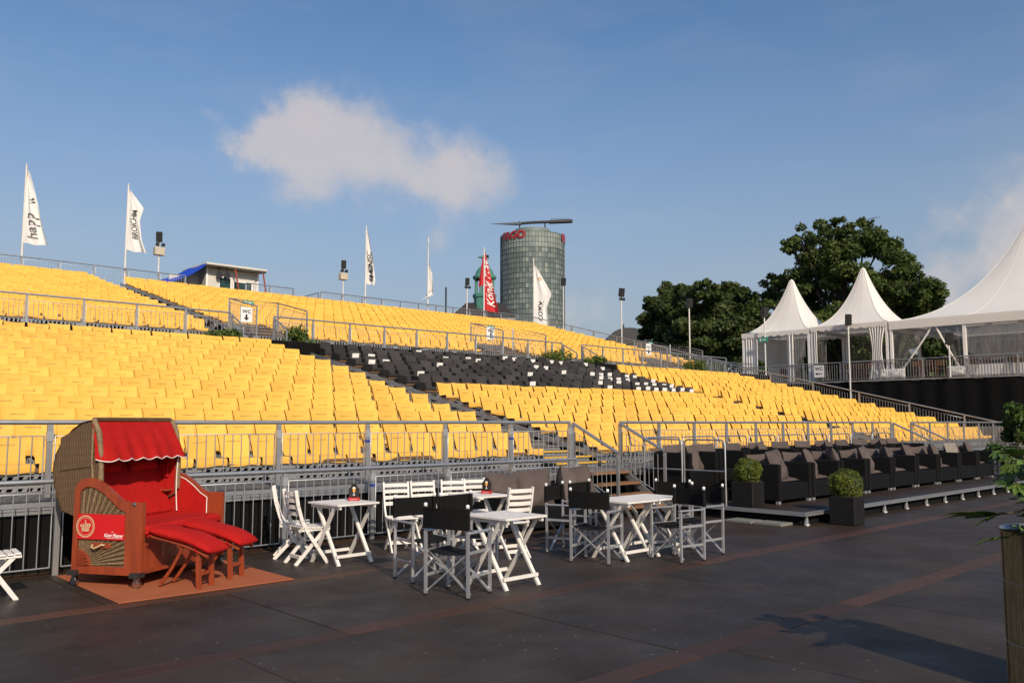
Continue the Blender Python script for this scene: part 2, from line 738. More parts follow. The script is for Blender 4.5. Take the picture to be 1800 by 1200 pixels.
# second slotted tier below the first row, walkway deck, fascia beam and black skirt
for a, b in ((LX0, XA), (XB, XC), (XD, XE)):
    slotted(a, b, LY - .01, .80, .925, slant=.02).build('slotted_riser', STEEL, stand, fix=False)
    m = MB()
    m.box((a, LY - .03, .925), (b, LY + .05, .945))
    m.build('ledge', GALV, stand, fix=False)
m = MB()
m.box((LX0, 10.93, .74), (XE + .4, LY + .3, .80))
m.build('walkway_deck', TREADM, stand, fix=False)
m = MB()
for a, b in ((LX0, 11.72), (13.3, 25.9), (27.3, XE + .4)):
    m.box((a, 10.86, .66), (b, 10.93, .79))
    m.box((a, 10.845, .705), (b, 10.862, .74))
m.build('fascia_beam', GALV, stand, fix=False)
m = MB()
for a, b in ((LX0, 11.72), (13.3, 25.9), (27.3, XE + .4)):
    nn = int((b - a) / .12)
    m.grid(lambda u, v, a=a, b=b: (a + (b - a) * u, 10.91 + .012 * math.sin(u * (b - a) * 9) + .008 * math.sin(u * (b - a) * 23), .66 * v - .02), nn, 1)
m.build('black_skirt', BLACKCLOTH, stand, fix=False)
m = MB()
m.box((XE + .1, 10.95, -.2), (XE + .16, 24.2, 1.0))
for i in range(LN):
    m.box((XE + .1, LY + LP * i, 1.0), (XE + .16, LY + LP * (i + 1) - .002, LZ + LR * i - .02))
m.build('side_skirt', BLACKCLOTH, stand, fix=False)
# cross aisle
m = MB()
m.box((LX0, LY + LP * LN, DECK_Z - .06), (XU + .3, UY + .2, DECK_Z))
m.build('cross_aisle_deck', TREADM, stand, fix=False)
m = MB()
m.box((LX0, LY + LP * LN - .03, 3.0), (XU + .3, LY + LP * LN - .004, DECK_Z))
m.build('cross_aisle_fascia', BLACKCLOTH, stand, fix=False)
slotted(5, XU, 27.2, DECK_Z + .02, DECK_Z + .3, slant=.02).build('slotted_riser', GALV, stand, fix=False)
m = MB()
m.box((4, 42.35, 0), (XU + .3, 42.45, 8.0))
m.box((XU + .12, 24.0, -.2), (XU + .2, 42.3, 4.1))
for i in range(UN):
    m.box((XU + .12, UY + UP_ * i, 4.1), (XU + .2, UY + UP_ * (i + 1) - .002, UZ + UR * i - .02))
m.build('rear_skirt', BLACKCLOTH, stand, fix=False)


def aisle_steps(x0, x1, Y0, z0, run, rise, n, yellow=0):
    for j in range(n):
        Yj, zj = Y0 + run * j, z0 + rise * j
        m = MB()
        m.box((x0 + .03, Yj, zj - .035), (x1 - .03, Yj + run - .005, zj))
        s = m.build('step', TREADM, stand, fix=False)
        slotted(x0 + .05, x1 - .05, Yj + .03, zj - rise - .02, zj - .04, pitch=.075, slat=.03, slant=.01).build('slotted_riser', STEEL, stand, fix=False)
        m = MB()
        m.box((x0 + .03, Yj + .18, zj - .5), (x1 - .03, Yj + .21, zj - .04))
        m.build('shade_sheet', BLACKCLOTH, stand, fix=False)  # likewise added, black in place of the shade behind the step slots
        if j < yellow:
            m = MB()
            m.box((x0 + .03, Yj - .012, zj - .03), (x1 - .03, Yj + .05, zj + .004))
            m.build('yellow_nosing', YELPAINT, stand, fix=False)


for a, b in ((XA, XB), (XC, XD)):
    aisle_steps(a, b, LY - .28, .80 + .10, .425, .1015, 2 * LN, 3)
aisle_steps(XA, XB, UY - .3, UZ - .45, .425, .1085, 2 * UN + 1)
# stringers under the aisle ends of each row
for X in (XA, XB, XC, XD):
    m = MB()
    m.bar((X, LY, LZ - .12), (X, LY + LP * LN, LZ + LR * LN - .12), .05, .10)
    m.build('stringer', GALV, stand, fix=False)
for X in (XA, XB):
    m = MB()
    m.bar((X, UY, UZ - .12), (X, UY + UP_ * UN, UZ + UR * UN - .12), .05, .10)
    m.build('stringer', GALV, stand, fix=False)


# ------------------------------------------------------------------ barriers
def barrier(name, label, feet, height, posts=None, rail_r=.029, gap=.16, bar_p=.125, single_bars=False, clamp=False,
            post_w=.06, ends=True, bar_r=.0075, group=None, bottom=.09, low_rail=True):
    """railing along the foot points feet; every two neighbouring points carry one panel"""
    t = thing(name, label, 'barrier', feet[0], group=group)
    F0 = Vector(feet[0])
    P = [Vector(p) - F0 for p in feet]
    H = Vector((0, 0, height))
    m = MB()
    m.tube([p + H for p in P], rail_r, 10)
    m.build('top_rail', GALV, t)
    for i, p in enumerate(P):
        if not ends and i in (0, len(P) - 1):
            continue
        m = MB()
        d = (P[min(i + 1, len(P) - 1)] - P[max(i - 1, 0)])
        d.z = 0
        d.normalize()
        m.bar(p, p + H * ((height - rail_r) / height), post_w, post_w * .8, upv=d.cross(Vector((0, 0, 1))))
        po = m.build('post', GALV, t)
        if clamp:
            m = MB()
            q = p + Vector((0, 0, height - gap))
            m.bar(q + Vector((0, 0, -.06)), q + Vector((0, 0, .05)), post_w * 1.25, post_w * 1.1, upv=d.cross(Vector((0, 0, 1))))
            m.build('clamp', ALU, po)
            if i % 2 == 0:
                m = MB()
                q = p + Vector((0, 0, height - gap - .12))
                m.bar(q + Vector((0, 0, -.018)), q + Vector((0, 0, .018)), post_w * 1.15, post_w * 1.15, upv=d.cross(Vector((0, 0, 1))))
                m.build('blue_collar', BLUEPL, po)
    for i in range(len(P) - 1):
        a, b = P[i], P[i + 1]
        d = b - a
        L_ = math.hypot(d.x, d.y)
        if L_ < .25:
            continue
        e = d / L_
        a2, b2 = a + e * (post_w * .5 + .03), b - e * (post_w * .5 + .03)
        top, bot = Vector((0, 0, height - gap)), Vector((0, 0, bottom))
        m = MB()
        m.tube([a2 + bot, a2 + top, b2 + top, b2 + bot], bar_r * 1.35, 6)
        m.tube([a2 + bot, b2 + bot], bar_r * 1.35, 6)
        n = max(1, int(round((b2 - a2).length / bar_p)))
        pts = [a2.lerp(b2, k / n) for k in range(1, n)]
        if not single_bars:
            for q in pts:
                m.tube([q + bot, q + top], bar_r, 4, caps=False)
        fr = m.build('panel_frame', GALV, t)
        if single_bars:
            if abs(d.z) < 1e-6:
                bm = MB()
                bm.tube([bot, top], bar_r, 6)
                me = bm.mesh('bar')
                fix_normals(me)
                me.materials.append(GALV)
                for q in pts:
                    put('bar', me, None, fr, q)
    return t


# front barrier on the stage floor
barrier('barrier', 'low galvanised barrier on the stage floor with thick round top rail', [(x, 10.6, 0) for x in
        (-1.3, .1, 1.52, 2.94, 4.33, 5.74, 7.15, 8.57, 9.98, 11.55)], 1.04, single_bars=True, clamp=True, gap=.13)
# barrier on the walkway above it
barrier('barrier', 'galvanised barrier on the walkway in front of the leftmost lower seats', [(x, 10.97, .80) for x in
        (-1.5, 0., 1.45, 2.92, 4.37, 5.83, 7.3, 8.8, 10.27, 11.78)], .90, single_bars=True, clamp=True, gap=.16)
barrier('barrier', 'long galvanised walkway barrier behind the dark lounge armchairs', [(13.25 + 1.265 * i * 1.0, 10.97, .80) for i in range(11)], .90, gap=.16)
barrier('barrier', 'short walkway barrier at the far right end of the lower seats', [(27.35 + 1.49 * i, 10.97, .80) for i in range(8)], .90, gap=.16)
# cross aisle barriers
gx = [3.3 + 1.495 * i for i in range(7)]
barrier('barrier', 'galvanised barrier above the leftmost lower yellow seats', [(x, 26.5, DECK_Z) for x in gx[:7]], 1.07, gap=.18)
barrier('barrier', 'galvanised barrier above the black seats, behind the bushy plant', [(13.8 + 1.505 * i, 26.5, DECK_Z) for i in range(10)] + [(28.0, 26.5, DECK_Z)], 1.07, gap=.18)
barrier('barrier', 'galvanised barrier in front of the far right upper seats', [(29.3 + 1.5 * i, 26.5, DECK_Z) for i in range(9)], 1.07, gap=.18)
# railings beside the openings in the cross aisle
for x, lab in ((12.28, 'left'), (13.8, 'right'), (28.0, 'left'), (29.3, 'right')):
    w = 'first' if x < 20 else 'second'
    barrier('stair_railing', 'short sloping railing on the %s of the %s cross-aisle gap' % (lab, w), [(x, 26.42, DECK_Z - .02), (x, 25.6, DECK_Z - .02 - .42)], 1.0, gap=.14, post_w=.05)
# rear barriers along the top
barrier('barrier', 'rear barrier at the top left below the two tall white flags', [(5.2 + 1.5 * i, 42.0, 8.05) for i in range(8)] + [(17.0, 42.0, 8.05)], .95, gap=.12, low_rail=False, bar_r=.009)
barrier('barrier', 'rear barrier at the top in front of the white cabin', [(17.1 + 1.0 * i, 42.05, 7.75) for i in range(4)], .8, gap=.10, bar_r=.010)
barrier('barrier', 'short rear barrier just right of the white cabin', [(20.2, 42.0, 8.05), (21.6, 42.0, 8.05), (23.0, 42.0, 8.05)], .95, gap=.12, bar_r=.009)
barrier('barrier', 'long rear barrier at the top from the narrow flags to the tower', [(24.7 + 1.37 * i, 42.0, 8.05) for i in range(13)], .95, gap=.12, bar_r=.009)
barrier('stair_railing', 'low dark railing descending behind the rear barrier gap', [(24.6, 42.1, 8.0), (23.4, 44.5, 7.5)], .95, gap=.12, bar_r=.009)
# railings down the right-hand ends
barrier('barrier', 'sloping railing down the right end of the upper seats', [(XU + .1, 42.0 - 1.93 * i, 8.05 - .49 * i) for i in range(9)], .95, gap=.14)
barrier('barrier', 'long sloping railing down the right end of the lower yellow seats', [(XE + .15, 26.2 - 2.2 * i, DECK_Z - .02 - .525 * i) for i in range(8)], .98 , gap=.14)
barrier('stair_railing', 'short railing by the upper right corner above the tents path', [(XU + .1, 26.5, 4.1), (XU + .1, 24.6, 3.85)], .95, gap=.14)


# vomitory railings in the upper block with their signs
VOMS = [(13.3, 15.2, 'first'), (24.6, 27.2, 'second'), (36.2, 39.4, 'third')]
for x0, x1, w in VOMS:
    barrier('opening_railing', 'U-shaped railing round the %s stair opening from the left in the upper seats' % w,
            [(x0, 26.75, DECK_Z + .35), (x0, 28.9, DECK_Z + .85), (x1, 28.9, DECK_Z + .85), (x1, 26.75, DECK_Z + .35)], 1.05, gap=.12, post_w=.05, rail_r=.025)

# front stairs from the stage floor to the walkway
STEPW = mat('wood_step', (.26, .13, .06), (.16, .08, .04), rough=.65, scale=4, stretch=(1, 8, 1))


def front_stairs(x0, x1, label, lab2):
    t = thing('stairs', label, 'stairs', (x0, 9.85, 0))
    for j in range(4):
        m = MB()
        m.box((.02, .27 * j, .19 * (j + 1) - .04), (x1 - x0 - .02, .27 * j + .29, .19 * (j + 1)))
        m.build('step', STEPW, t, fix=False)
    for xx in (0, x1 - x0):
        m = MB()
        m.bar((xx, -.05, .06), (xx, 1.08, .80), .04, .12)
        m.build('stringer', GALV, t)
    for s, xx in (('left', x0), ('right', x1)):
        barrier('stair_railing', 'sloping %s railing of the %s' % (s, lab2), [(xx, 10.93, .80), (xx, 9.85, .28)], .88, gap=.14, post_w=.05, bottom=.02)


front_stairs(11.83, 13.2, 'short brown-stepped stairs between the sofa and the lounge', 'brown stairs beside the sofa')
front_stairs(25.95, 27.3, 'far short stairs behind the lounge platform', 'far stairs behind the lounge')

# ================================================================== SEATS
YEL1, YEL2 = (.77, .44, .078), (.745, .405, .058)
YELM = mat('yellow_cover', YEL1, YEL2, rough=.62, scale=5, rand=.10, bump=.25, bscale=9, sheen=.15, spec=.3)
YELS = mat('yellow_cover_mass', YEL1, YEL2, rough=.62, scale=2, rand=.09, attr='rnd', spec=.3)
PRINT = mat('grey_print', (.16, .11, .05), (.20, .14, .06), rough=.8)
SHELL = mat('grey_plastic_shell', (.14, .14, .145), (.10, .10, .10), rough=.5)
BRACK = mat('bracket_steel', (.42, .42, .43), (.30, .30, .31), rough=.45, metal=.5)

PROF = [(-.020, -.055), (-.028, .020), (-.005, .052), (.10, .056), (.22, .048), (.300, .062), (.335, .115), (.365, .215), (.398, .320),
        (.425, .398), (.440, .408), (.458, .398), (.440, .30), (.405, .14)]
HALF = [.228, .232, .232, .228, .220, .210, .211, .220, .231, .239, .239, .235, .222, .210]


def cover(seed, nu=6):
    r = random.Random(seed)
    m = MB()
    ph = [r.uniform(0, 6.28) for _ in range(6)]
    k = len(PROF) - 1

    def fn(u, v):
        j = min(int(round(v * k)), k)
        yy, zz = PROF[j]
        x = (u * 2 - 1)
        w = HALF[j] + (.006 * math.sin(ph[0] + j * 1.3) if j < 9 else 0)
        edge = abs(x) ** 3
        if j <= 1:
            zz += .012 * math.sin(ph[1] + x * 3) - .012 * edge
        elif j <= 5:
            zz += .010 * edge + .004 * math.sin(ph[2] + x * 5)
        elif j <= 8:
            yy -= .022 * edge
            yy += .004 * math.sin(ph[3] + x * 4 + j)
        else:
            zz += .010 * (edge - .4) + .004 * math.sin(ph[4] + x * 2)
            yy -= .018 * edge
        return (x * w, yy, zz)
    m.grid(fn, nu, k)
    me = m.mesh('cover')
    return me


covers = []
for s in range(4):
    me = cover(s)
    me.materials.append(YELM)
    covers.append(me)

# flat print on the backrest: a line of small lettering and a ring
pr = MB()
tilt = math.atan2(.398 - .320, .425 - .398)


def back_pt(x, h, off=.004):
    """point on the front of the backrest, h metres above the crease"""
    t = (h - .115) / (.320 - .115)
    yy = .335 + (.398 - .335) * t
    yy -= .022 * abs(x / .22) ** 3
    return (x, yy - off, h)


x = -.105
while x < .055:
    w = random.uniform(.007, .013)
    hh = random.choice((.007, .010, .007))
    pr.add([back_pt(x, .30), back_pt(x + w, .30), back_pt(x + w, .30 + hh), back_pt(x, .30 + hh)], [(0, 1, 2, 3)])
    x += w + .003
ring = []
for i in range(12):
    a = 2 * math.pi * i / 12
    for rr in (.0105, .016):
        ring.append(back_pt(.085 + rr * math.cos(a), .306 + rr * math.sin(a)))
pr.add(ring, [(2 * i, 2 * i + 1, 2 * ((i + 1) % 12) + 1, 2 * ((i + 1) % 12)) for i in range(12)])
print_me = pr.mesh('print')
print_me.materials.append(PRINT)
sh = MB()
sh.box((-.19, .02, .0), (.19, .34, .04))
sh.add([(-.19, .33, .03), (.19, .33, .03), (.20, .43, .36), (-.20, .43, .36), (-.19, .36, .03), (.19, .36, .03), (.20, .45, .36), (-.20, .45, .36)],
       [(0, 1, 2, 3), (7, 6, 5, 4), (0, 4, 5, 1), (1, 5, 6, 2), (2, 6, 7, 3), (3, 7, 4, 0)])
shell_me = sh.mesh('seat_shell')
shell_me.materials.append(SHELL)
bk = MB()
for s in (-1, 1):
    bk.prism([(.18, .0), (.42, .0), (.36, .10), (.33, .10)], s * .236 - .006, s * .236 + .006)
bk.box((-.24, .30, .0), (.24, .34, .02))
brack_me = bk.mesh('bracket')
fix_normals(brack_me)
brack_me.materials.append(BRACK)

SP = .505


def seat_list():
    L = []
    for i in range(LN):
        Yi, Zi = LY + LP * i, LZ + LR * i
        k = 0
        X = XA - .245
        while X > LX0 + .3:
            L.append(('low', i, 'left', k, X, Yi, Zi))
            X -= SP
            k += 1
        X, k = XB + .25, 0
        while X < XC - .1:
            L.append(('low', i, 'mid', k, X, Yi, Zi))
            X += SP
            k += 1
        X, k = XD + .25, 0
        while X < XE - .1:
            L.append(('low', i, 'right', k, X, Yi, Zi))
            X += SP
            k += 1
    for i in range(UN):
        Yi, Zi = UY + UP_ * i, UZ + UR * i
        X, k = XA - .245, 0
        while X > 5.3:
            L.append(('up', i, 'left', k, X, Yi, Zi))
            X -= SP
            k += 1
        X, k = XB + .25, 0
        while X < XU - .2:
            if not (i < 3 and any(a - .3 < X < b + .3 for a, b, _ in VOMS)):
                L.append(('up', i, 'right', k, X, Yi, Zi))
            X += SP
            k += 1
    return L


yellow, black = [], []
for s in seat_list():
    px, py = proj((s[4], s[5] + .35, s[6] + .2))
    if px < -170 or px > 1990:
        continue
    if s[0] == 'low' and s[2] == 'mid' and s[1] >= 7:
        black.append(s)
    else:
        yellow.append((math.hypot(s[4], s[5]) + (0 if -20 < px < 1820 else 100), s))
yellow.sort(key=lambda q: q[0])
near, far = yellow[:300], yellow[300:]
for _, s in near:
    blk, i, side, k, X, Yi, Zi = s
    where = 'left' if side == 'left' else 'right'
    lab = 'yellow covered seat in %s row from front, %s %s of the lower stair aisle' % (ORD[i], ORD[k], where)
    t = thing('yellow_seat', lab, 'seat', (X + random.uniform(-.008, .008), Yi + random.uniform(-.012, .012), Zi), R(random.uniform(-2.6, 2.6)), 'yellow covered seats of the grandstand')
    c = put('cover', random.choice(covers), None, t)
    c.scale = (random.uniform(.975, 1.03), 1, random.uniform(.955, 1.035))
    c.rotation_euler = (R(random.uniform(-2.2, 1.8)), R(random.uniform(-.8, .8)), 0)
    put('print', print_me, None, c)
    sh_o = put('seat_shell', shell_me, None, t, (0, .004, -.006))
    sh_o.rotation_euler = c.rotation_euler
    sh_o.scale = (.97, 1, c.scale[2] * .97)
    put('bracket', brack_me, None, t)

# all the other yellow seats
nu = 3
k = len(PROF) - 1
tv, tf = [], []
sel = [0, 1, 2, 4, 5, 6, 8, 9, 10, 11, 13]
for j in sel:
    for i in range(nu + 1):
        x = -1 + 2 * i / nu
        yy, zz = PROF[j]
        if 6 <= j <= 8:
            yy -= .02 * abs(x) ** 3
        tv.append((x * HALF[j], yy, zz))
for j in range(len(sel) - 1):
    for i in range(nu):
        a = j * (nu + 1) + i
        tf.append((a, a + 1, a + nu + 2, a + nu + 1))
tv, tf = np.array(tv), np.array(tf)
n = len(far)
pos = np.array([[s[4], s[5], s[6]] for _, s in far])
rot = rng.uniform(-.045, .045, n)
c_, s_ = np.cos(rot), np.sin(rot)
V = np.repeat(tv[None], n, 0)
V[:, :, 0] *= rng.uniform(.97, 1.03, n)[:, None]
V[:, :, 2] *= rng.uniform(.97, 1.03, n)[:, None]
x_ = V[:, :, 0] * c_[:, None] - V[:, :, 1] * s_[:, None]
y_ = V[:, :, 0] * s_[:, None] + V[:, :, 1] * c_[:, None]
V[:, :, 0], V[:, :, 1] = x_, y_
V += rng.normal(0, .003, V.shape)
V += pos[:, None, :]
Fq = tf[None] + (np.arange(n) * len(tv))[:, None, None]
me = fast_mesh('yellow_seat_rows', V.reshape(-1, 3), Fq.reshape(-1, 4))
at = me.attributes.new('rnd', 'FLOAT', 'POINT')
at.data.foreach_set('value', np.repeat(rng.uniform(0, 1, n), len(tv)).astype(np.float32))
me.polygons.foreach_set('use_smooth', [True] * len(me.polygons))
me.materials.append(YELS)
stuff = put('yellow_seat_rows', me)
tag(stuff, 'mass of distant yellow covered seats filling the upper and right-hand rows', 'seats', kind='stuff')
# their print and brackets
pv, pf, bv, bf = [], [], [], []
for _, s in far:
    X, Yi, Zi = s[4:]
    if math.hypot(X, Yi) < 34:
        b0 = len(pv)
        for (x0, x1, h0, h1) in ((-.10, .055, .301, .306), (.075, .10, .297, .318)):
            b0 = len(pv)
            for q in (back_pt(x0, h0, .006), back_pt(x1, h0, .006), back_pt(x1, h1, .006), back_pt(x0, h1, .006)):
                pv.append((q[0] + X, q[1] + Yi, q[2] + Zi))
            pf.append((b0, b0 + 1, b0 + 2, b0 + 3))
    b0 = len(bv)
    for q in ((.236, .18, 0), (.236, .42, 0), (.236, .36, .1), (.236, .33, .1)):
        bv.append((q[0] + X, q[1] + Yi, q[2] + Zi))
    bf.append((b0, b0 + 1, b0 + 2, b0 + 3))
me = fast_mesh('print', pv, pf)
me.materials.append(PRINT)
tag(put('print', me, None, stuff), kind='stuff')
me = fast_mesh('bracket', bv, bf)
me.materials.append(BRACK)
tag(put('bracket', me, None, stuff), kind='stuff')

# ------------------------------------------------------------------ black padded seats and the paper cards on them
BLK = mat('black_seat_cover', (.022, .020, .0195), (.040, .036, .034), rough=.7, scale=6, rand=.5, bump=.4, bscale=14, sheen=.1, spec=.3)


def rounded_back(w, z0, z1, y0, y1, th, r=.08, n=5):
    m = MB()
    out = [(-w, z0), (w, z0)]
    for i in range(n + 1):
        a = math.pi / 2 * i / n
        out.append((w - r + r * math.cos(a), z1 - r + r * math.sin(a)))
    for i in range(n + 1):
        a = math.pi / 2 + math.pi / 2 * i / n
        out.append((-w + r + r * math.cos(a), z1 - r + r * math.sin(a)))
    N_ = len(out)

    def yy(z):
        return y0 + (y1 - y0) * (z - z0) / (z1 - z0)
    ins = [(x * .90, z0 + (z - z0) * .94 + .008) for x, z in out]
    vs = [(x, yy(z) - th * .8, z) for x, z in ins] + [(x, yy(z) - th * .25, z) for x, z in out] + [(x, yy(z) + th * .5, z) for x, z in out] + [(x, yy(z) + th, z) for x, z in ins]
    fs = [tuple(range(N_)), tuple(range(4 * N_ - 1, 3 * N_ - 1, -1))]
    for q in range(3):
        for i in range(N_):
            j = (i + 1) % N_
            fs.append((q * N_ + i, (q + 1) * N_ + i, (q + 1) * N_ + j, q * N_ + j))
    m.add(vs, fs)
    return m


bb = rounded_back(.192, .06, .43, .33, .43, .035, r=.07).mesh('backrest')
fix_normals(bb)
bb.materials.append(BLK)
sc = MB()
sc.bbox((-.22, -.03, .0), (.22, .36, .10), .03)
bs = sc.mesh('seat_cushion')
fix_normals(bs)
bs.materials.append(BLK)
am = MB()
am.prism([(.02, .02), (.40, .02), (.42, .24), (.36, .25), (.05, .20), (.0, .15)], -.018, .018)
ba = am.mesh('armrest')
fix_normals(ba)
ba.materials.append(BLACKPL)
CARDM = mat('white_paper', (.80, .78, .74), (.72, .70, .67), rough=.8, scale=8)
cm = MB()
cm.grid(lambda u, v: ((u - .5) * .23 + .01 * v, -.012 - .03 * (v - .5) + .008 * math.sin(u * 5), (v - .5) * .125), 4, 3)
card_me = cm.mesh('card')
card_me.materials.append(CARDM)
card_px = [(742, 620), (791, 629.5), (822, 632), (842, 632), (775, 644), (739, 657), (893, 630), (909, 632), (933, 632), (974, 635.5), (988, 637.5),
           (948, 645), (965, 647), (995, 654), (928, 659), (925, 674.5), (626, 627.5), (651, 628), (656, 637), (680, 638), (1025, 640), (1061.5, 642),
           (1036, 657), (1060, 657), (1074, 659), (1097, 660), (1111, 661.5), (1050, 664), (1065.5, 666), (1090, 666), (1105.5, 667), (1058, 673),
           (1083, 672.7), (1141, 669.5), (1178, 672), (1123, 674.5), (1137, 675.5), (1160, 676), (1195, 678), (1208, 679.5), (1077, 680.7), (1131, 683),
           (1117, 684), (1155.5, 683), (1192, 685), (1207, 686), (1227, 686)]
spots = []
for s in black:
    spots.append((proj((s[4], s[5] + .38, s[6] + .30)), s))
card_for = set()
for cx_, cy_ in card_px:
    best = min((abs(p[0] - cx_) / 1.0 + abs(p[1] - cy_) * 2.0, i) for i, (p, s) in enumerate(spots) if i not in card_for)
    card_for.add(best[1])
for i_, (p, s) in enumerate(spots):
    blk, i, side, k, X, Yi, Zi = s
    loc = (X + random.uniform(-.012, .012), Yi + random.uniform(-.02, .02), Zi)
    rz = R(random.uniform(-3, 3))
    t = thing('black_seat', 'black padded seat in %s row from front, %s right of the lower stair aisle' % (ORD[i], ORD[k]), 'seat', loc, rz, 'black padded seats in the middle block')
    b_ = put('backrest', bb, None, t)
    b_.rotation_euler = (R(random.uniform(-5, 4)), 0, 0)
    b_.scale = (1, 1, random.uniform(.96, 1.08))
    q_ = put('seat_cushion', bs, None, t)
    q_.rotation_euler = (R(random.uniform(0, 7)), 0, R(random.uniform(-3, 3)))
    for sgn in (-1, 1):
        put('armrest', ba, None, t, (sgn * .235, 0, 0))
    put('bracket', brack_me, None, t)
    if i_ in card_for:
        o = put('paper_card', card_me, None, None, (loc[0] + random.uniform(-.05, .05), loc[1] + .325, loc[2] + random.uniform(.29, .34)))
        o.rotation_euler = (R(-8), R(random.uniform(-4, 4)), rz)
        tag(o, 'white paper card on black seat, %s row from front, %s from the aisle' % (ORD[i], ORD[k]), 'card', 'white paper cards on the black seats')

# ================================================================== BEACH CHAIR ON ITS MAT
MATM = mat('terracotta_mat', (.38, .118, .052), (.33, .10, .044), rough=.85, scale=3, bump=.15, bscale=120, spec=.2)
m = MB()
m.bbox((2.93, 8.52, .0015), (4.76, 10.5, .012), .004)
tag(m.build('floor_mat', MATM), 'flat terracotta mat lying under the red beach chair', 'mat')

REDWOOD = mat('red_varnished_wood', (.34, .062, .020), (.22, .038, .014), rough=.36, scale=2.5, stretch=(6, 6, 1), bump=.08, coat=.3)
REDFAB = mat('red_canvas', (.43, .012, .010), (.36, .009, .008), rough=.85, scale=3, bump=.5, bscale=11, spec=.15)
WHITEFAB = mat('white_piping', (.80, .76, .70), (.72, .68, .62), rough=.8)
REDPLATE = mat('red_sign_plate', (.60, .012, .014), (.55, .010, .012), rough=.4, scale=2)
TANM = mat('tan_print', (.62, .44, .26), (.55, .38, .22), rough=.6)
PRWHITE = mat('white_print', (.85, .83, .80), (.80, .78, .75), rough=.6)
CHROME = mat('chrome', (.7, .7, .7), (.5, .5, .5), rough=.2, metal=1.0)
BLKIRON = mat('black_iron', (.02, .02, .02), (.03, .03, .03), rough=.5)
ROPE = mat('pale_rope', (.55, .40, .22), (.45, .30, .15), rough=.8)


def wicker(name, c1, c2, c3, s=1.0):
    m = bpy.data.materials.new(name)
    m.use_nodes = True
    N, L = m.node_tree.nodes, m.node_tree.links
    b = N['Principled BSDF']
    t = N.new('ShaderNodeTexCoord')
    w1 = N.new('ShaderNodeTexWave')
    w1.bands_direction = 'Z'
    w1.inputs['Scale'].default_value = 16 * s
    w1.inputs['Distortion'].default_value = 1.2
    w2 = N.new('ShaderNodeTexWave')
    w2.bands_direction = 'Y'
    w2.inputs['Scale'].default_value = 9 * s
    w2.inputs['Distortion'].default_value = .8
    n = N.new('ShaderNodeTexNoise')
    n.inputs['Scale'].default_value = 14
    n.inputs['Detail'].default_value = 5
    for q in (w1, w2, n):
        L.new(t.outputs['Object'], q.inputs['Vector'])
    a = N.new('ShaderNodeMix')
    a.data_type = 'RGBA'
    a.inputs['A'].default_value = (*c1, 1)
    a.inputs['B'].default_value = (*c2, 1)
    L.new(n.outputs['Fac'], a.inputs['Factor'])
    mu = N.new('ShaderNodeMath')
    mu.operation = 'MULTIPLY'
    L.new(w1.outputs['Fac'], mu.inputs[0])
    L.new(w2.outputs['Fac'], mu.inputs[1])
    e = N.new('ShaderNodeMix')
    e.data_type = 'RGBA'
    e.inputs['A'].default_value = (*c3, 1)
    L.new(a.outputs['Result'], e.inputs['B'])
    r = N.new('ShaderNodeMapRange')
    r.inputs['From Min'].default_value = .02
    r.inputs['From Max'].default_value = .30
    L.new(mu.outputs[0], r.inputs['Value'])
    L.new(r.outputs[0], e.inputs['Factor'])
    L.new(e.outputs['Result'], b.inputs['Base Color'])
    b.inputs['Roughness'].default_value = .6
    bp = N.new('ShaderNodeBump')
    bp.inputs['Strength'].default_value = .8
    bp.inputs['Distance'].default_value = .012
    L.new(mu.outputs[0], bp.inputs['Height'])
    L.new(bp.outputs[0], b.inputs['Normal'])
    return m


WICK = wicker('brown_wicker', (.27, .165, .078), (.16, .092, .042), (.075, .042, .02), 1.6)
WICKRIB = mat('wicker_strip', (.27, .185, .095), (.14, .085, .042), rough=.6, scale=22, bump=.4, bscale=90)

KW, KD = 1.45, .85
korb = thing('beach_chair', 'hooded wicker beach chair with red cushions and two padded footrests', 'beach chair', (3.33, 9.10, .0125), R(32))
OUT = [(.85, .12), (.85, .55), (.85, .97), (.815, 1.055), (.74, 1.10), (.65, 1.105), (.55, 1.075), (.45, 1.02), (.35, .945), (.265, .885), (.19, .862), (.0, .862), (.0, .5), (.0, .12), (.4, .12)]
INN = [(.785, .20), (.785, .55), (.785, .93), (.765, .975), (.71, 1.01), (.64, 1.012), (.56, .985), (.47, .935), (.38, .865), (.30, .80), (.205, .755), (.205, .72), (.205, .5), (.205, .20), (.4, .20)]


def side_panel(x0, x1, outer):
    m = MB()
    n = len(OUT)
    vs = [(x0, a, b) for a, b in OUT] + [(x0, a, b) for a, b in INN] + [(x1, a, b) for a, b in OUT] + [(x1, a, b) for a, b in INN]
    fs = []
    for i in range(n):
        j = (i + 1) % n
        fs += [(i, j, n + j, n + i), (2 * n + i, 3 * n + i, 3 * n + j, 2 * n + j), (i, 2 * n + i, 2 * n + j, j), (n + i, n + j, 3 * n + j, 3 * n + i)]
    m.add(vs, fs)
    p = m.build('side_panel', REDWOOD, korb)
    m = MB()
    m.prism(INN, x0 + .016, x1 - .012)
    m.build('wicker_inset', WICK, p)
    return p


left = side_panel(0, .05, -1)
right = side_panel(KW - .05, KW, 1)
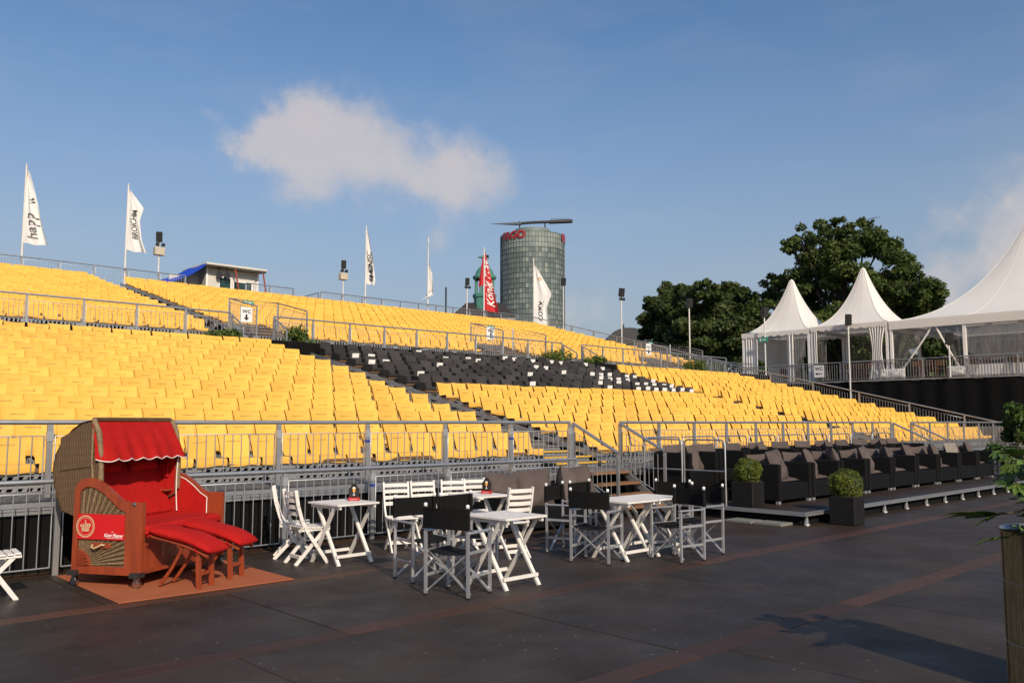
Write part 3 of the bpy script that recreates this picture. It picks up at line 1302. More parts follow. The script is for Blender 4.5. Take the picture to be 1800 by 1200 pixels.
# radiating wicker ribs on the outer face of the left panel
cx_, cz_ = .785, .20
for i in range(17):
    a = R(4 + 82 * i / 16)
    d = Vector((0, -math.cos(a), math.sin(a)))
    L_ = .62
    for q in range(60):
        p = Vector((0, cx_, cz_)) + d * (L_ + .01)
        lim = 1.0 - max(0, (.56 - p.y)) * .55 if p.y < .64 else 1.0
        top = np.interp(p.y, [.205, .30, .38, .47, .56, .64, .71, .785], [.755, .80, .865, .935, .985, 1.012, 1.01, .93])
        if p.y < .21 or p.z > top - .01:
            break
        L_ += .01
    m = MB()
    p0, p1 = Vector((.014, cx_, cz_)) + d * .17, Vector((.014, cx_, cz_)) + d * L_
    m.tube([p0, p0.lerp(p1, .5), p1], [.007, .012, .016], 6)
    m.build('wicker_rib', WICKRIB, left)
m = MB()
pts = [(cx_, cz_)] + [(cx_ - .17 * math.cos(R(90 * i / 10)), cz_ + .17 * math.sin(R(90 * i / 10))) for i in range(11)]
m.prism(pts, -.006, .03)
for i in range(6):
    a = R(8 + 74 * i / 5)
    m.tube([(-.006, cx_ - .03 * math.cos(a), cz_ + .03 * math.sin(a)), (-.008, cx_ - .155 * math.cos(a), cz_ + .155 * math.sin(a))], [.004, .013], 6)
m.build('carved_shell', REDWOOD, left)
# sign plate
m = MB()
m.box((-.012, .206, .475), (-.004, .784, .735))
plate = m.build('sign_plate', REDPLATE, left)


def disc(cx, cz, r0, r1, x, n=36, wob=0.0):
    m = MB()
    vs = []
    for i in range(n):
        a = 2 * math.pi * i / n
        k = 1 + (wob if i % 2 else 0)
        vs += [(x, cx + r0 * math.cos(a), cz + r0 * math.sin(a)), (x, cx + r1 * k * math.cos(a), cz + r1 * k * math.sin(a))]
    m.add(vs, [(2 * i, 2 * i + 1, 2 * ((i + 1) % n) + 1, 2 * ((i + 1) % n)) for i in range(n)])
    return m


EC, EZ = .683, .605
disc(EC, EZ, .100, .110, -.0135, 56, .07).build('seal_ring', TANM, plate, fix=False)
disc(EC, EZ, .086, .090, -.0135, 40).build('seal_line', TANM, plate, fix=False)
cr = MB()


def flat(pts, x=-.0140):
    cr.add([(x, EC - a, EZ + b) for a, b in pts], [tuple(range(len(pts)))])


flat([(-.045, -.05), (.045, -.05), (.047, -.034), (-.047, -.034)])
flat([(-.047, -.030), (.047, -.030), (.052, -.016), (-.052, -.016)])
for cxx in (-.046, -.023, 0, .023, .046):
    lean = cxx * .25
    flat([(cxx * .9 - .008, -.012), (cxx * .9 + .008, -.012), (cxx + lean + .010, .012), (cxx + lean * .8 + .006, .030), (cxx * .7 - .006 + lean * .3, .032), (cxx + lean - .010, .012)])
flat([(-.009, .032), (.009, .032), (.007, .046), (-.007, .046)])
flat([(-.003, .046), (.003, .046), (.003, .070), (-.003, .070)])
flat([(-.010, .055), (.010, .055), (.010, .061), (-.010, .061)])
cr.build('crown_emblem', TANM, plate, fix=False)
V, Fs = text_geo('König Pilsener', .052, .25, .0012)
w = max(v[0] for v in V)
k = .235 / w
m = MB()
m.add([(-.0135, .448 - v[0] * k, .505 + v[1] * k * 1.25) for v in V], Fs)
m.box((-.0136, .222, .493), (-.0132, .420, .4965))
m.build('lettering', PRWHITE, plate, fix=False)
V, Fs = text_geo('Das', .018, .2)
m = MB()
m.add([(-.0135, .36 - v[0], .553 + v[1]) for v in V], Fs)
m.build('lettering', PRWHITE, plate, fix=False)
# carrying handle
m = MB()
m.prism([(.60, .44), (.40, .44), (.36, .40), (.40, .385), (.56, .385), (.62, .40)], -.008, .012)
hd = m.build('handle_plate', REDWOOD, left)
m = MB()
m.tube([(-.02, .575, .425), (-.03, .585, .40), (-.035, .55, .385), (-.035, .51, .40), (-.03, .46, .425), (-.02, .43, .42)], .011, 8)
m.build('handle_rope', ROPE, hd)
m = MB()
m.tube([(-.004, .10, .845), (-.010, .10, .845)], .022, 14)
m.tube([(-.010, .10, .845), (-.014, .10, .845)], .010, 10)
m.build('round_bolt', CHROME, left)
# corner irons and castors
for xx in (.0, KW):
    for yy in (.04, .80):
        m = MB()
        m.box((xx - .055, yy - .05, .105), (xx + .055, yy + .055, .155))
        m.build('corner_iron', BLKIRON, korb, fix=False)
        m = MB()
        m.tube([(xx - .016, yy, .042), (xx + .016, yy, .042)], .042, 14)
        cst = m.build('castor', CHROME, korb)
        m = MB()
        m.box((xx - .024, yy - .02, .05), (xx + .024, yy + .02, .106))
        m.build('castor_fork', CHROME, cst, fix=False)
# base box
m = MB()
m.box((.05, .10, .13), (KW - .05, .125, .50))
m.build('front_board', REDWOOD, korb, fix=False)
m = MB()
m.box((.05, .02, .13), (KW - .05, .10, .165))
m.build('bottom_rail', REDWOOD, korb, fix=False)
m = MB()
m.box((.05, .125, .13), (KW - .05, .84, .16))
m.box((.05, .80, .16), (KW - .05, .84, .95))
m.build('base_box', REDWOOD, korb, fix=False)


def puff(w, d, t, n=8, seed=0, wr=.006, sag=0.0):
    """soft cushion lying in x-y, centred, thickness t in z"""
    r = random.Random(seed)
    p = [r.uniform(0, 6.28) for _ in range(8)]
    m = MB()
    for s in (1, -1):
        def fn(u, v, s=s):
            x, y_ = u * 2 - 1, v * 2 - 1
            e = max(0, (1 - abs(x) ** 3.2)) ** .5 * max(0, (1 - abs(y_) ** 3.2)) ** .5
            z = s * t / 2 * e + wr * e * (math.sin(p[0] + 5 * x + 3 * y_) + math.sin(p[1] - 4 * x + 6 * y_) + .6 * math.sin(p[2] + 11 * x * y_ + 7 * y_))
            pin = 1 - .05 * (1 - abs(x)) ** 1 * 0 - .03 * (abs(x * y_) < .5)
            cx = x * w / 2 * (1 - .05 * (1 - y_ * y_))
            cy = y_ * d / 2 * (1 - .05 * (1 - x * x))
            return (cx, cy, z - sag * x * x)
        m.grid(fn, n, n, flip=(s < 0))
    return m


m = MB()
m.bbox((.055, -.015, .505), (KW - .055, .76, .62), .035)
m.build('seat_cushion', REDFAB, korb)
# backrest leaning into the hood
slope = math.atan2(1.42 - .60, 1.06 - .72)
Mb = Matrix.Translation((0, .70, .59)) @ Matrix.Rotation(slope, 4, 'X')
m = MB()
m.bbox((.10, .0, .0), (KW - .10, .84, .09), .03, M=Mb)
m.build('back_cushion', REDFAB, korb)
for xc in (.42, 1.03):
    pm_ = puff(.5, .24, .12, 8, int(xc * 100))
    vs = [Mb @ (Vector(v) + Vector((xc, .66, .12))) for v in pm_.v]
    pm_.v = [tuple(v) for v in vs]
    pm_.build('head_pillow', REDFAB, korb)
# hood
HP = [(.61, .84), (.60, 1.09), (.615, 1.35), (.65, 1.58), (.73, 1.695), (.84, 1.675), (.96, 1.60), (1.08, 1.48), (1.155, 1.34), (1.18, 1.19), (1.16, 1.04), (1.11, .90), (1.04, .75), (.9, .70)]
for x0, nm in ((.055, 'hood_side'), (KW - .095, 'hood_side')):
    m = MB()
    m.prism(HP, x0, x0 + .04)
    hs = m.build(nm, WICK, korb)
    m = MB()
    inner = x0 + .042 if x0 < .5 else x0 - .006
    m.prism([(a * .96 + .04, b * .97 + .035) for a, b in HP], inner, inner + .004)
    m.build('red_lining', REDFAB, hs)
    if x0 < .5:
        m = MB()
        m.prism([(.70, 1.60), (.70, 1.22), (1.10, 1.17), (1.10, 1.52), (.90, 1.62)], x0 - .012, x0 - .001)
        m.build('wicker_flap', WICK, hs)
        m = MB()
        m.tube([(x0 - .01, .69, 1.62), (x0 - .012, .69, 1.30), (x0 - .01, .65, .95)], .014, 8)
        m.build('cane_edge', WICKRIB, hs)
m = MB()
seg = HP[4:13]
n_ = len(seg) - 1


def seg_pt(v, off=0.0):
    f = v * n_
    i = min(int(f), n_ - 1)
    t = f - i
    a = Vector(seg[i]).lerp(Vector(seg[i + 1]), t)
    c = Vector((.85, 1.2))
    return c + (a - c) * (1 + off)


m.grid(lambda u, v: (.05 + (KW - .10) * u, *seg_pt(v, .03)), 10, 24)
m.grid(lambda u, v: (.05 + (KW - .10) * u, *seg_pt(v, -.01)), 10, 24, flip=True)
hb = m.build('hood_back', WICK, korb)
m = MB()
m.grid(lambda u, v: (.09 + (KW - .18) * u, *seg_pt(v, -.035)), 6, 20)
m.build('red_lining', REDFAB, hb)
m = MB()
rim = [(.075, .60, .90), (.075, .592, 1.09), (.075, .605, 1.35), (.075, .64, 1.58), (.075, .70, 1.69), (.10, .725, 1.715)]
rimR = [(KW - .075, b, c) for a, b, c in rim[:-1]][::-1]
m.tube(rim + [(KW - .10, .725, 1.715)] + rimR, .030, 8)
m.build('braided_rim', WICKRIB, hb)
for t_ in range(26):
    pass
m = MB()
for q in range(40):
    a = .12 + (KW - .24) * q / 39
    m.tube([(a - .012, .700, 1.735), (a + .012, .70, 1.71)], .010, 5)
m.build('braid_knots', WICK, hb)
hb_k = [o for o in hb.children if o.name.startswith('braid_knots')][0]
hb_k['kind'] = 'stuff'
# awning with scalloped hem
NS = 7


def awn(u, v):
    flare = .045 * v
    x = .05 - flare + (KW - .10 + 2 * flare) * u
    y_ = .715 - .21 * v ** .9
    z = 1.70 - .415 * v
    sc_ = abs(math.sin(u * math.pi * NS))
    z += (-.028 * sc_ + .012) * max(0, (v - .82) / .18)
    y_ += .012 * math.sin(u * 17 + 1) * v + .010 * math.sin(u * 39) * v - .03 * math.exp(-((v - .62) / .05) ** 2) * .3
    if u < .06 or u > .94:
        y_ += .10 * v * (abs(u - .5) - .44) / .06
    return (x, y_, z)


m = MB()
m.grid(awn, 70, 14)
aw = m.build('awning', REDFAB, korb, fix=False)
m = MB()
m.tube([Vector(awn(i / 140, 1)) + Vector((0, -.003, 0)) for i in range(141)], .006, 5)
m.build('white_piping', WHITEFAB, aw)
# white piping on the front edge of the hood and on the inner right arm, red arm lining
m = MB()
m.tube([(KW - .105, .575 + .02 * math.sin(i / 10 * 3.1), 1.33 - .69 * i / 10) for i in range(11)], .007, 5)
m.build('white_piping', WHITEFAB, korb)
AL = [(.80, .60), (.80, .97), (.74, 1.05), (.64, 1.06), (.5, 1.01), (.38, .93), (.29, .85), (.20, .80), (.20, .60)]
for xx, sgn in ((KW - .051, -1), (.051, 1)):
    m = MB()
    m.prism(AL, xx, xx + sgn * .006)
    li = m.build('arm_lining', REDFAB, korb)
    m = MB()
    m.tube([(xx + sgn * .008, a, b) for a, b in AL[1:]], .006, 5)
    m.build('white_piping', WHITEFAB, li)
# folding shelf and pocket on the right inner wall of the hood
m = MB()
m.bbox((KW - .22, .64, .87), (KW - .105, .94, .895), .008)
m.build('folding_shelf', REDWOOD, korb)
m = MB()
for q in range(4):
    m.tube([(KW - .112, .72 + .045 * q, 1.20), (KW - .122, .72 + .045 * q, 1.11), (KW - .112, .72 + .045 * q, 1.04)], .022, 6)
m.build('magazine_pocket', REDFAB, korb)
korb.children[-1]['kind'] = 'stuff'
# footrests
for xc in (.24, .80):
    def fr_(u, v, s):
        x, y_ = u * 2 - 1, v
        e = max(0, 1 - abs(x) ** 4) ** .5
        cy = -.03 - .72 * v
        cz = .57 - .11 * v - .075 * v ** 3
        ee = (max(0, 1 - abs(v * 2 - 1) ** 10) ** .5)
        return (xc + x * .185 * (1 - .04 * abs(v * 2 - 1) ** 6), cy, cz + s * .057 * e * ee + .006 * math.sin(v * 9 + xc * 9) * e)
    m = MB()
    EV = [0, .004, .015, .04, .1, .2, .3, .4, .5, .6, .7, .8, .9, .96, .985, .996, 1]
    EU = [0, .01, .05, .15, .3, .5, .7, .85, .95, .99, 1]
    m.grid(lambda u, v: fr_(EU[int(round(u * 10))], EV[int(round(v * 16))], 1), 10, 16)
    m.grid(lambda u, v: fr_(EU[int(round(u * 10))], EV[int(round(v * 16))], -1), 10, 16, flip=True)
    fc = m.build('footrest_cushion', REDFAB, korb)
    m = MB()
    for s in (-.13, .13):
        pts = [(xc + s, -.01 - .70 * q / 8, .51 - .11 * q / 8 - .075 * (q / 8) ** 3) for q in range(9)]
        m.tube(pts, .017, 6)
    m.build('footrest_rail', REDWOOD, fc)
    m = MB()
    for q in range(5):
        v = .12 + .19 * q
        m.box((xc - .13, -.05 - .70 * v, .49 - .11 * v - .075 * v ** 3), (xc + .13, -.01 - .70 * v, .505 - .11 * v - .075 * v ** 3))
    m.build('footrest_slats', REDWOOD, fc)
    for s in (-.11, .11):
        m = MB()
        m.bar((xc + s, -.60, .0), (xc + s, -.58, .365), .034, .045)
        m.build('footrest_leg', REDWOOD, fc)
        m = MB()
        m.tube([(xc + s, -.40, .43), (xc + s, -.36, .34), (xc + s, -.28, .20), (xc + s, -.14, .02)], .019, 6)
        m.build('footrest_brace', REDWOOD, fc)
    m = MB()
    m.box((xc - .11, -.605, .13), (xc + .11, -.585, .165))
    m.build('footrest_stretcher', REDWOOD, fc, fix=False)
    m = MB()
    m.tube([(xc - .17, -.06, .53), (xc - .19, -.03, .52), (xc - .16, -.02, .49)], .008, 5)
    m.tube([(xc - .17, -.58, .41), (xc - .20, -.60, .40), (xc - .17, -.62, .37)], .008, 5)
    tt = m.build('cushion_ties', REDFAB, fc)

# ================================================================== WHITE FOLDING FURNITURE
def make_table():
    t = thing('folding_table', 'x', 'table')
    n = 7
    w = .66 / n
    for i in range(n):
        m = MB()
        m.bbox((-.30, -.33 + w * i + .0012, .705), (.30, -.33 + w * (i + 1) - .0012, .727), .0015)
        m.build('top_slat', WHITEP, t)
    for s in (-1, 1):
        m = MB()
        m.box((s * .25 - .012, -.31, .665), (s * .25 + .012, .31, .7045))
        m.build('apron', WHITEP, t, fix=False)
    for s in (-1, 1):
        for a in (-1, 1):
            m = MB()
            xx = s * (.265 if a > 0 else .235)
            m.bar((xx, a * .27, .0), (xx, -a * .22, .705), .024, .042, upv=(1, 0, 0))
            m.build('leg', WHITEP, t)
    for a in (-1, 1):
        m = MB()
        m.box((-.25, a * .235 - .011, .09), (.25, a * .235 + .011, .125))
        m.build('stretcher', WHITEP, t, fix=False)
    return t


table0 = make_table()
tabs = [((5.79, 9.2, 0), 2, 'white folding table with a small dark card stand, between chair pair and barrier'),
        ((7.74, 8.88, 0), -3, 'white folding table with red-based card in front of the brown sofa'),
        ((6.24, 6.75, 0), 1, 'white folding table nearest the camera, between the black director chairs'),
        ((8.55, 7.05, 0), 0, 'left one of two white tables pushed together by the stairs'),
        ((9.17, 7.06, 0), 1, 'right one of two white tables pushed together by the stairs')]
for i, (loc, a, lab) in enumerate(tabs):
    if i == 0:
        table0.location, table0.rotation_euler.z = loc, R(a)
        tag(table0, lab, 'table', 'white folding tables')
    else:
        dup(table0, loc, R(a), lab, 'white folding tables')


def make_chair():
    """folding slat chair facing +x"""
    t = thing('folding_chair', 'x', 'chair')

    def stile(s):
        y_ = s * .172
        return [(-.235, y_, .89), (-.20, y_, .70), (-.145, y_, .52), (-.06, y_, .37), (.06, y_, .20), (.20, y_, .0)]
    for s in (-1, 1):
        m = MB()
        P_ = [Vector(p) for p in stile(s)]
        for a, b in zip(P_[:-1], P_[1:]):
            m.bar(a, b + (b - a).normalized() * .006, .022, .042, upv=(1, 0, .3))
        m.build('back_leg', WHITEP, t)
        m = MB()
        m.bar((.19, s * .145, .43), (-.21, s * .145, .0), .022, .040, upv=(1, 0, 0))
        m.build('front_leg', WHITEP, t)
    for q, z in enumerate((.845, .765, .685, .605)):
        m = MB()
        x = np.interp(z, [.52, .70, .89], [-.145, -.20, -.235])

        def fn(u, v, x=x, z=z):
            return (x - .012 - .03 * (1 - (2 * u - 1) ** 2) + .012, (u - .5) * .325, z - .024 + .048 * v)
        m.grid(fn, 6, 1, smooth=False)
        m.grid(lambda u, v, fn=fn: tuple(Vector(fn(u, v)) + Vector((.014, 0, 0))), 6, 1, smooth=False, flip=True)
        m.box((x - .012, -.163, z - .0235), (x + .012, -.155, z + .0235))
        m.box((x - .012, .155, z - .0235), (x + .012, .163, z + .0235))
        m.grid(lambda u, v, fn=fn: tuple(Vector(fn(u, 1)) + Vector((.014 * v, 0, 0))), 6, 1, smooth=False)
        m.grid(lambda u, v, fn=fn: tuple(Vector(fn(u, 0)) + Vector((.014 * v, 0, 0))), 6, 1, smooth=False, flip=True)
        m.build('back_slat', WHITEP, t)
    for q in range(6):
        m = MB()
        x = -.15 + .064 * q
        m.bbox((x, -.183, .425 + .006 * math.cos(q)), (x + .054, .183, .443 + .006 * math.cos(q)), .004)
        m.build('seat_slat', WHITEP, t)
    m = MB()
    for s in (-1, 1):
        m.box((-.15, s * .155 - .01, .395), (.23, s * .155 + .01, .4235))
    m.build('seat_rail', WHITEP, t, fix=False)
    m = MB()
    m.box((.10, -.165, .10), (.125, .165, .14))
    m.build('stretcher', WHITEP, t, fix=False)
    m = MB()
    m.box((-.155, -.14, .07), (-.13, .14, .11))
    m.build('stretcher', WHITEP, t, fix=False)
    return t


chair0 = make_chair()
chs = [((5.43, 9.45, 0), -4, 'white slatted folding chair seen from the side, nearer of the pair left of table'),
       ((5.52, 9.98, 0), -28, 'white slatted folding chair behind another one, close to the barrier'),
       ((6.85, 9.48, 0), -108, 'white folding chair, left one of the pair behind the black director chair'),
       ((7.29, 9.44, 0), -104, 'white folding chair, right one of the pair behind the black director chair'),
       ((7.74, 9.36, 0), -112, 'white folding chair left of centre behind the table with the red card'),
       ((8.13, 9.34, 0), -106, 'white folding chair touching the brown sofa, behind the table'),
       ((7.55, 8.05, 0), 78, 'white folding chair with its back to the camera in front of the sofa'),
       ((2.10, 9.60, 0), -6, 'white folding chair cut off by the left edge of the picture')]
for i, (loc, a, lab) in enumerate(chs):
    if i == 0:
        chair0.location, chair0.rotation_euler.z = loc, R(a)
        tag(chair0, lab, 'chair', 'white folding chairs')
    else:
        dup(chair0, loc, R(a), lab, 'white folding chairs')

# table cards
CARDBLK = mat('black_print_card', (.012, .010, .010), (.03, .02, .015), rough=.35)
CARDRED = mat('red_print_card', (.50, .02, .02), (.42, .015, .015), rough=.4)
BEER = mat('amber_print', (.75, .36, .04), (.65, .28, .03), rough=.5)


def card(loc, rz, label):
    t = thing('table_card', label, 'card stand', loc, rz, 'card stands on the white tables')
    m = MB()
    m.bbox((-.07, -.035, 0), (.07, .035, .04), .004)
    bs_ = m.build('base', CARDRED, t)
    V, Fs = text_geo('König Pilsener', .016)
    w = max(v[0] for v in V)
    m = MB()
    m.add([(v[0] - w / 2, -.0365, .014 + v[1]) for v in V], Fs)
    m.build('lettering', PRWHITE, bs_, fix=False)
    m = MB()
    out = [(-.062, .04), (.062, .04), (.066, .15), (.045, .165), (.03, .20), (0, .215), (-.03, .20), (-.045, .165), (-.066, .15)]
    m.prism(out, -.004, .004, axis='y')
    bd = m.build('board', CARDBLK, t)
    m = MB()
    m.add([(-.014, -.0055, .11), (.014, -.0055, .11), (.018, -.0055, .15), (-.018, -.0055, .15)], [(0, 1, 2, 3)])
    m.build('beer_glass_print', BEER, bd, fix=False)
    m = MB()
    m.add([(-.018, -.0057, .15), (.018, -.0057, .15), (.014, -.0057, .168), (-.014, -.0057, .168)], [(0, 1, 2, 3)])
    m.add([(-.003, -.0057, .075), (.003, -.0057, .075), (.003, -.0057, .11), (-.003, -.0057, .11)], [(0, 1, 2, 3)])
    m.add([(-.014, -.0057, .068), (.014, -.0057, .068), (.014, -.0057, .075), (-.014, -.0057, .075)], [(0, 1, 2, 3)])
    m.build('foam_print', PRWHITE, bd, fix=False)
    return t


card((5.95, 9.22, .7275), R(-38), 'black card with beer glass in a red base on the table by the barrier')
card((7.86, 8.88, .7275), R(-60), 'red-based card stand on the table in front of the brown sofa')


# ================================================================== DIRECTOR CHAIRS
def make_director():
    t = thing('director_chair', 'x', 'chair')
    for s in (-1, 1):
        y_ = s * .25
        m = MB()
        m.bar((-.20, y_, .0), (-.215, y_, .875), .030, .022, upv=(1, 0, 0))
        m.build('rear_post', ALU, t)
        m = MB()
        m.bar((.20, y_, .0), (.20, y_, .615), .030, .022, upv=(1, 0, 0))
        m.build('front_post', ALU, t)
        m = MB()
        m.tube([(-.215, y_, .873), (-.215, y_, .895), (-.215, y_, .903)], [.016, .019, .010], 8)
        m.build('post_cap', PRWHITE, t)
        m = MB()
        m.bbox((-.21, y_ - .024, .616), (.225, y_ + .024, .636), .006)
        m.build('armrest', ALU, t)
        for z in (.43, .20):
            m = MB()
            m.bar((-.19, y_ - s * .017, z), (.19, y_ - s * .017, z), .012, .028)
            m.build('side_rail', ALU, t)
        for x in (-.2, .2):
            m = MB()
            m.box((x - .02, y_ - .016, .0), (x + .02, y_ + .016, .018))
            m.build('foot', BLACKPL, t, fix=False)
    for x in (-.17, .17):
        for s in (-1, 1):
            m = MB()
            xx = x + s * .011
            m.bar((xx, -s * .245, .04), (xx, s * .235, .43), .013, .028, upv=(1, 0, 0))
            m.build('cross_brace', ALU, t)
    m = MB()

    def seat(u, v):
        return (-.19 + .38 * u, -.235 + .47 * v, .440 - .035 * (1 - (2 * v - 1) ** 2))
    m.grid(seat, 4, 8)
    m.grid(lambda u, v: tuple(Vector(seat(u, v)) + Vector((0, 0, -.006))), 4, 8, flip=True)
    m.build('seat_cloth', BLACKFAB, t, fix=False)
    m = MB()

    def back(u, v, o=0):
        yy = -.268 + .536 * u
        return (-.235 - .028 * (1 - (2 * u - 1) ** 2) + o, yy, .655 + .21 * v - .008 * math.sin(u * math.pi) * (v - .3))
    m.grid(lambda u, v: back(u, v), 10, 4, flip=True)
    m.grid(lambda u, v: back(u, v, .006), 10, 4)
    m.tube([(-.215, -.25, .655), (-.215, -.25, .862)], .024, 8)
    m.tube([(-.215, .25, .655), (-.215, .25, .862)], .024, 8)
    m.build('back_cloth', BLACKFAB, t, fix=False)
    return t


dir0 = make_director()
drs = [((5.57, 6.72, 0), 17, 'black director chair nearest the camera, seen from behind'),
       ((5.83, 7.62, 0), -98, 'black director chair facing the camera, leftmost of all'),
       ((6.42, 7.55, 0), -84, 'black director chair behind the nearest white table, beside the white chair'),
       ((8.08, 7.08, 0), 16, 'black director chair with its back to the camera left of the double table'),
       ((8.42, 7.86, 0), -72, 'black director chair left rear of the double table, by the sofa'),
       ((9.0, 7.95, 0), -80, 'black director chair behind the double table, in front of the brown stairs'),
       ((8.92, 6.48, 0), 172, 'black director chair at the near side of the double table'),
       ((9.52, 6.60, 0), 176, 'black director chair at the right end of the double table, front one'),
       ((9.80, 7.28, 0), 196, 'black director chair right rear of the double table')]
for q, (dx, dy) in enumerate([(28.2, 8.2), (28.9, 8.5), (29.6, 8.2), (30.2, 8.7), (31.0, 8.3), (29.2, 9.3), (30.8, 9.4)]):
    drs.append(((dx, dy, 0), 178 + 4 * (q % 3), 'director chair, %s from left in the far group right of the lounge platform' % ORD[q]))
for i, (loc, a, lab) in enumerate(drs):
    if i == 0:
        dir0.location, dir0.rotation_euler.z = loc, R(a)
        tag(dir0, lab, 'chair', 'black director chairs')
    else:
        dup(dir0, loc, R(a), lab, 'black director chairs')

# ================================================================== LOUNGE
RATTAN = wicker('black_rattan', (.009, .008, .008), (.006, .0055, .0055), (.002, .002, .002), 3.2)
RATTAN.node_tree.nodes['Principled BSDF'].inputs['Specular IOR Level'].default_value = .25
CUSH = mat('brown_cushion', (.110, .086, .078), (.085, .066, .060), rough=.85, scale=4, bump=.5, bscale=12, rand=.12, spec=.2)
CUSHG = mat('grey_beige_cushion', (.235, .20, .165), (.20, .17, .14), rough=.8, scale=4, bump=.2, bscale=12)
pl = thing('lounge_platform', 'low black-decked platform with aluminium edge carrying the lounge armchairs', 'platform', (13.3, 7.08, 0))
PLW, PLD = 12.6, 3.62
for i in range(10):
    m = MB()
    m.bbox((PLW / 10 * i + .003, .03, .17), (PLW / 10 * (i + 1) - .003, 2.15, .215), .004)
    m.build('deck_board', FLOORM, pl)
m = MB()
m.box((0.02, 2.156, .02), (PLW, PLD, .40))
m.build('rear_tier', FLOORM, pl, fix=False)
for lo, hi in (((0, 0, .155), (PLW, .028, .222)), ((-.03, 0, .155), (-.002, PLD, .222)), ((0, -.012, .205), (PLW, -.001, .222))):
    m = MB()
    m.box(lo, hi)
    m.build('edge_profile', GALV, pl, fix=False)
m = MB()
m.box((.03, .12, .005), (PLW, .14, .15))
m.box((.03, .14, .005), (.05, 2.15, .15))
m.build('black_backing', BLACKCLOTH, pl, fix=False)
for i in range(13):
    m = MB()
    x = .12 + i * 1.0
    m.tube([(x, .06, .155), (x, .06, .03)], .024, 8)
    m.tube([(x, .06, .03), (x, .06, .022), (x, .06, .0)], [.03, .05, .055], 10)
    for s in (-1, 1):
        m.bar((x + s * .06, .06, .01), (x + s * .012, .06, .12), .012, .03, upv=(0, 1, 0))
    m.build('levelling_foot', STEEL, pl)
for q, (x, y_) in enumerate(((13.06, 8.10), (13.08, 7.56))):
    m = MB()
    m.bbox((-.19, -.25, 0), (.19, .25, .045), .006)
    o = m.build('step_slab', mat('grey_slab', (.19, .19, .165), (.15, .15, .13), rough=.7, scale=10), None, (x, y_, .001))
    tag(o, '%s grey slab on the floor in front of the lounge platform' % ('left pale' if q == 0 else 'right pale'), 'slab', 'grey slabs by the platform')


def make_armchair(w, name='lounge_armchair'):
    t = thing(name, 'x', 'armchair')
    h = w / 2
    m = MB()
    m.bbox((-h + .13, -.01, .06), (h - .13, .80, .36), .015)
    m.build('seat_base', RATTAN, t)
    m = MB()
    m.bbox((-h + .13, .70, .36), (h - .13, .86, .74), .02)
    m.build('backrest', RATTAN, t)
    for s in (-1, 1):
        m = MB()
        m.bbox((s * (h - .065) - .048, -.03, .05), (s * (h - .065) + .048, .86, .72), .02)
        m.build('arm', RATTAN, t)
        for y_ in (.03, .78):
            m = MB()
            m.box((s * (h - .07) - .04, y_ - .03, 0), (s * (h - .07) + .04, y_ + .03, .05))
            m.build('foot', ALU, t, fix=False)
    return t


cm_ = [puff(.58, .52, .20, 10, s, wr=.010) for s in range(5)]
cmeshes = []
for q in cm_:
    me = q.mesh('cushion')
    fix_normals(me)
    me.materials.append(CUSH)
    cmeshes.append(me)


def cushion(loc, rot, label, me=None, sc=(1, 1, 1), group='brown lounge cushions'):
    o = put('cushion', me or random.choice(cmeshes), None, None, loc)
    o.rotation_euler = tuple(R(a) for a in rot)
    o.scale = sc
    return tag(o, label, 'cushion', group)


edges = [14.22, 15.5, 16.68, 17.9, 19.15, 20.45, 21.75, 23.1, 24.4, 25.6]
widths = {}
for i in range(9):
    w = edges[i + 1] - edges[i] - .03
    xc = (edges[i] + edges[i + 1]) / 2
    t = make_armchair(w)
    t.location = (xc, 8.12, .22)
    tag(t, 'black rattan armchair, %s from left in the front lounge row' % ORD[i], 'armchair', 'lounge armchairs')
    lx = xc - w / 2 + .13
    z0 = .22 + .36
    if i == 7:
        c = cushion((xc - .05, 8.48, z0 + .32), (76, 0, 0), 'large pale beige cushion upright in the front lounge row', None, (1.35, 1.1, .7))
        me2 = c.data.copy()
        me2.materials.clear()
        me2.materials.append(CUSHG)
        c.data = me2
        cushion((lx + .86, 8.62, z0 + .28), (74, 0, -12), 'brown cushion right of the large pale beige cushion in front row')
        continue
    cushion((lx + .29 + .05 * (i % 2), 8.36 + .05 * (i % 3), z0 + .30), (72, 4 * (i % 3 - 1), 24 + 7 * ((i * 7) % 5 - 2)), 'brown cushion leaning on the left arm of %s front-row armchair' % ORD[i], None, (1.05, 1.22, 1.1))
    cushion((xc + .02, 8.76, z0 + .22), (78, 2 * ((i * 5) % 3 - 1), -3 + 2 * (i % 4)), 'wide brown cushion along the back of %s front-row armchair' % ORD[i], None, (1.62 * (w / 1.25), 1.2, .9))
    cushion((xc, 8.50, z0 + .03), (0, 0, 2), 'flat brown seat cushion in %s front-row armchair' % ORD[i], None, (1.55 * (w / 1.25), 1.05, .6))
for i in range(11):
    xc = 14.12 + 1.02 * i
    t = make_armchair(1.0)
    t.location = (xc, 9.62, .402)
    tag(t, 'black rattan armchair, %s from left in the rear lounge row' % ORD[i], 'armchair', 'lounge armchairs')
    zr = .402 + .36
    cushion((xc, 10.24, zr + .20), (78, 2 * (i % 3 - 1), -2 + 2 * (i % 4)), 'wide brown cushion along the back of %s rear-row armchair' % ORD[i], None, (1.25, 1.2, .9))
    if i % 3 == 0:
        cushion((xc + (.22 if i == 0 else -.2), 9.98, zr + .20), (70, 0, 20 - 10 * (i % 3)), 'upright brown cushion in %s rear-row armchair from left' % ORD[i], None, (1, 1.2, 1))
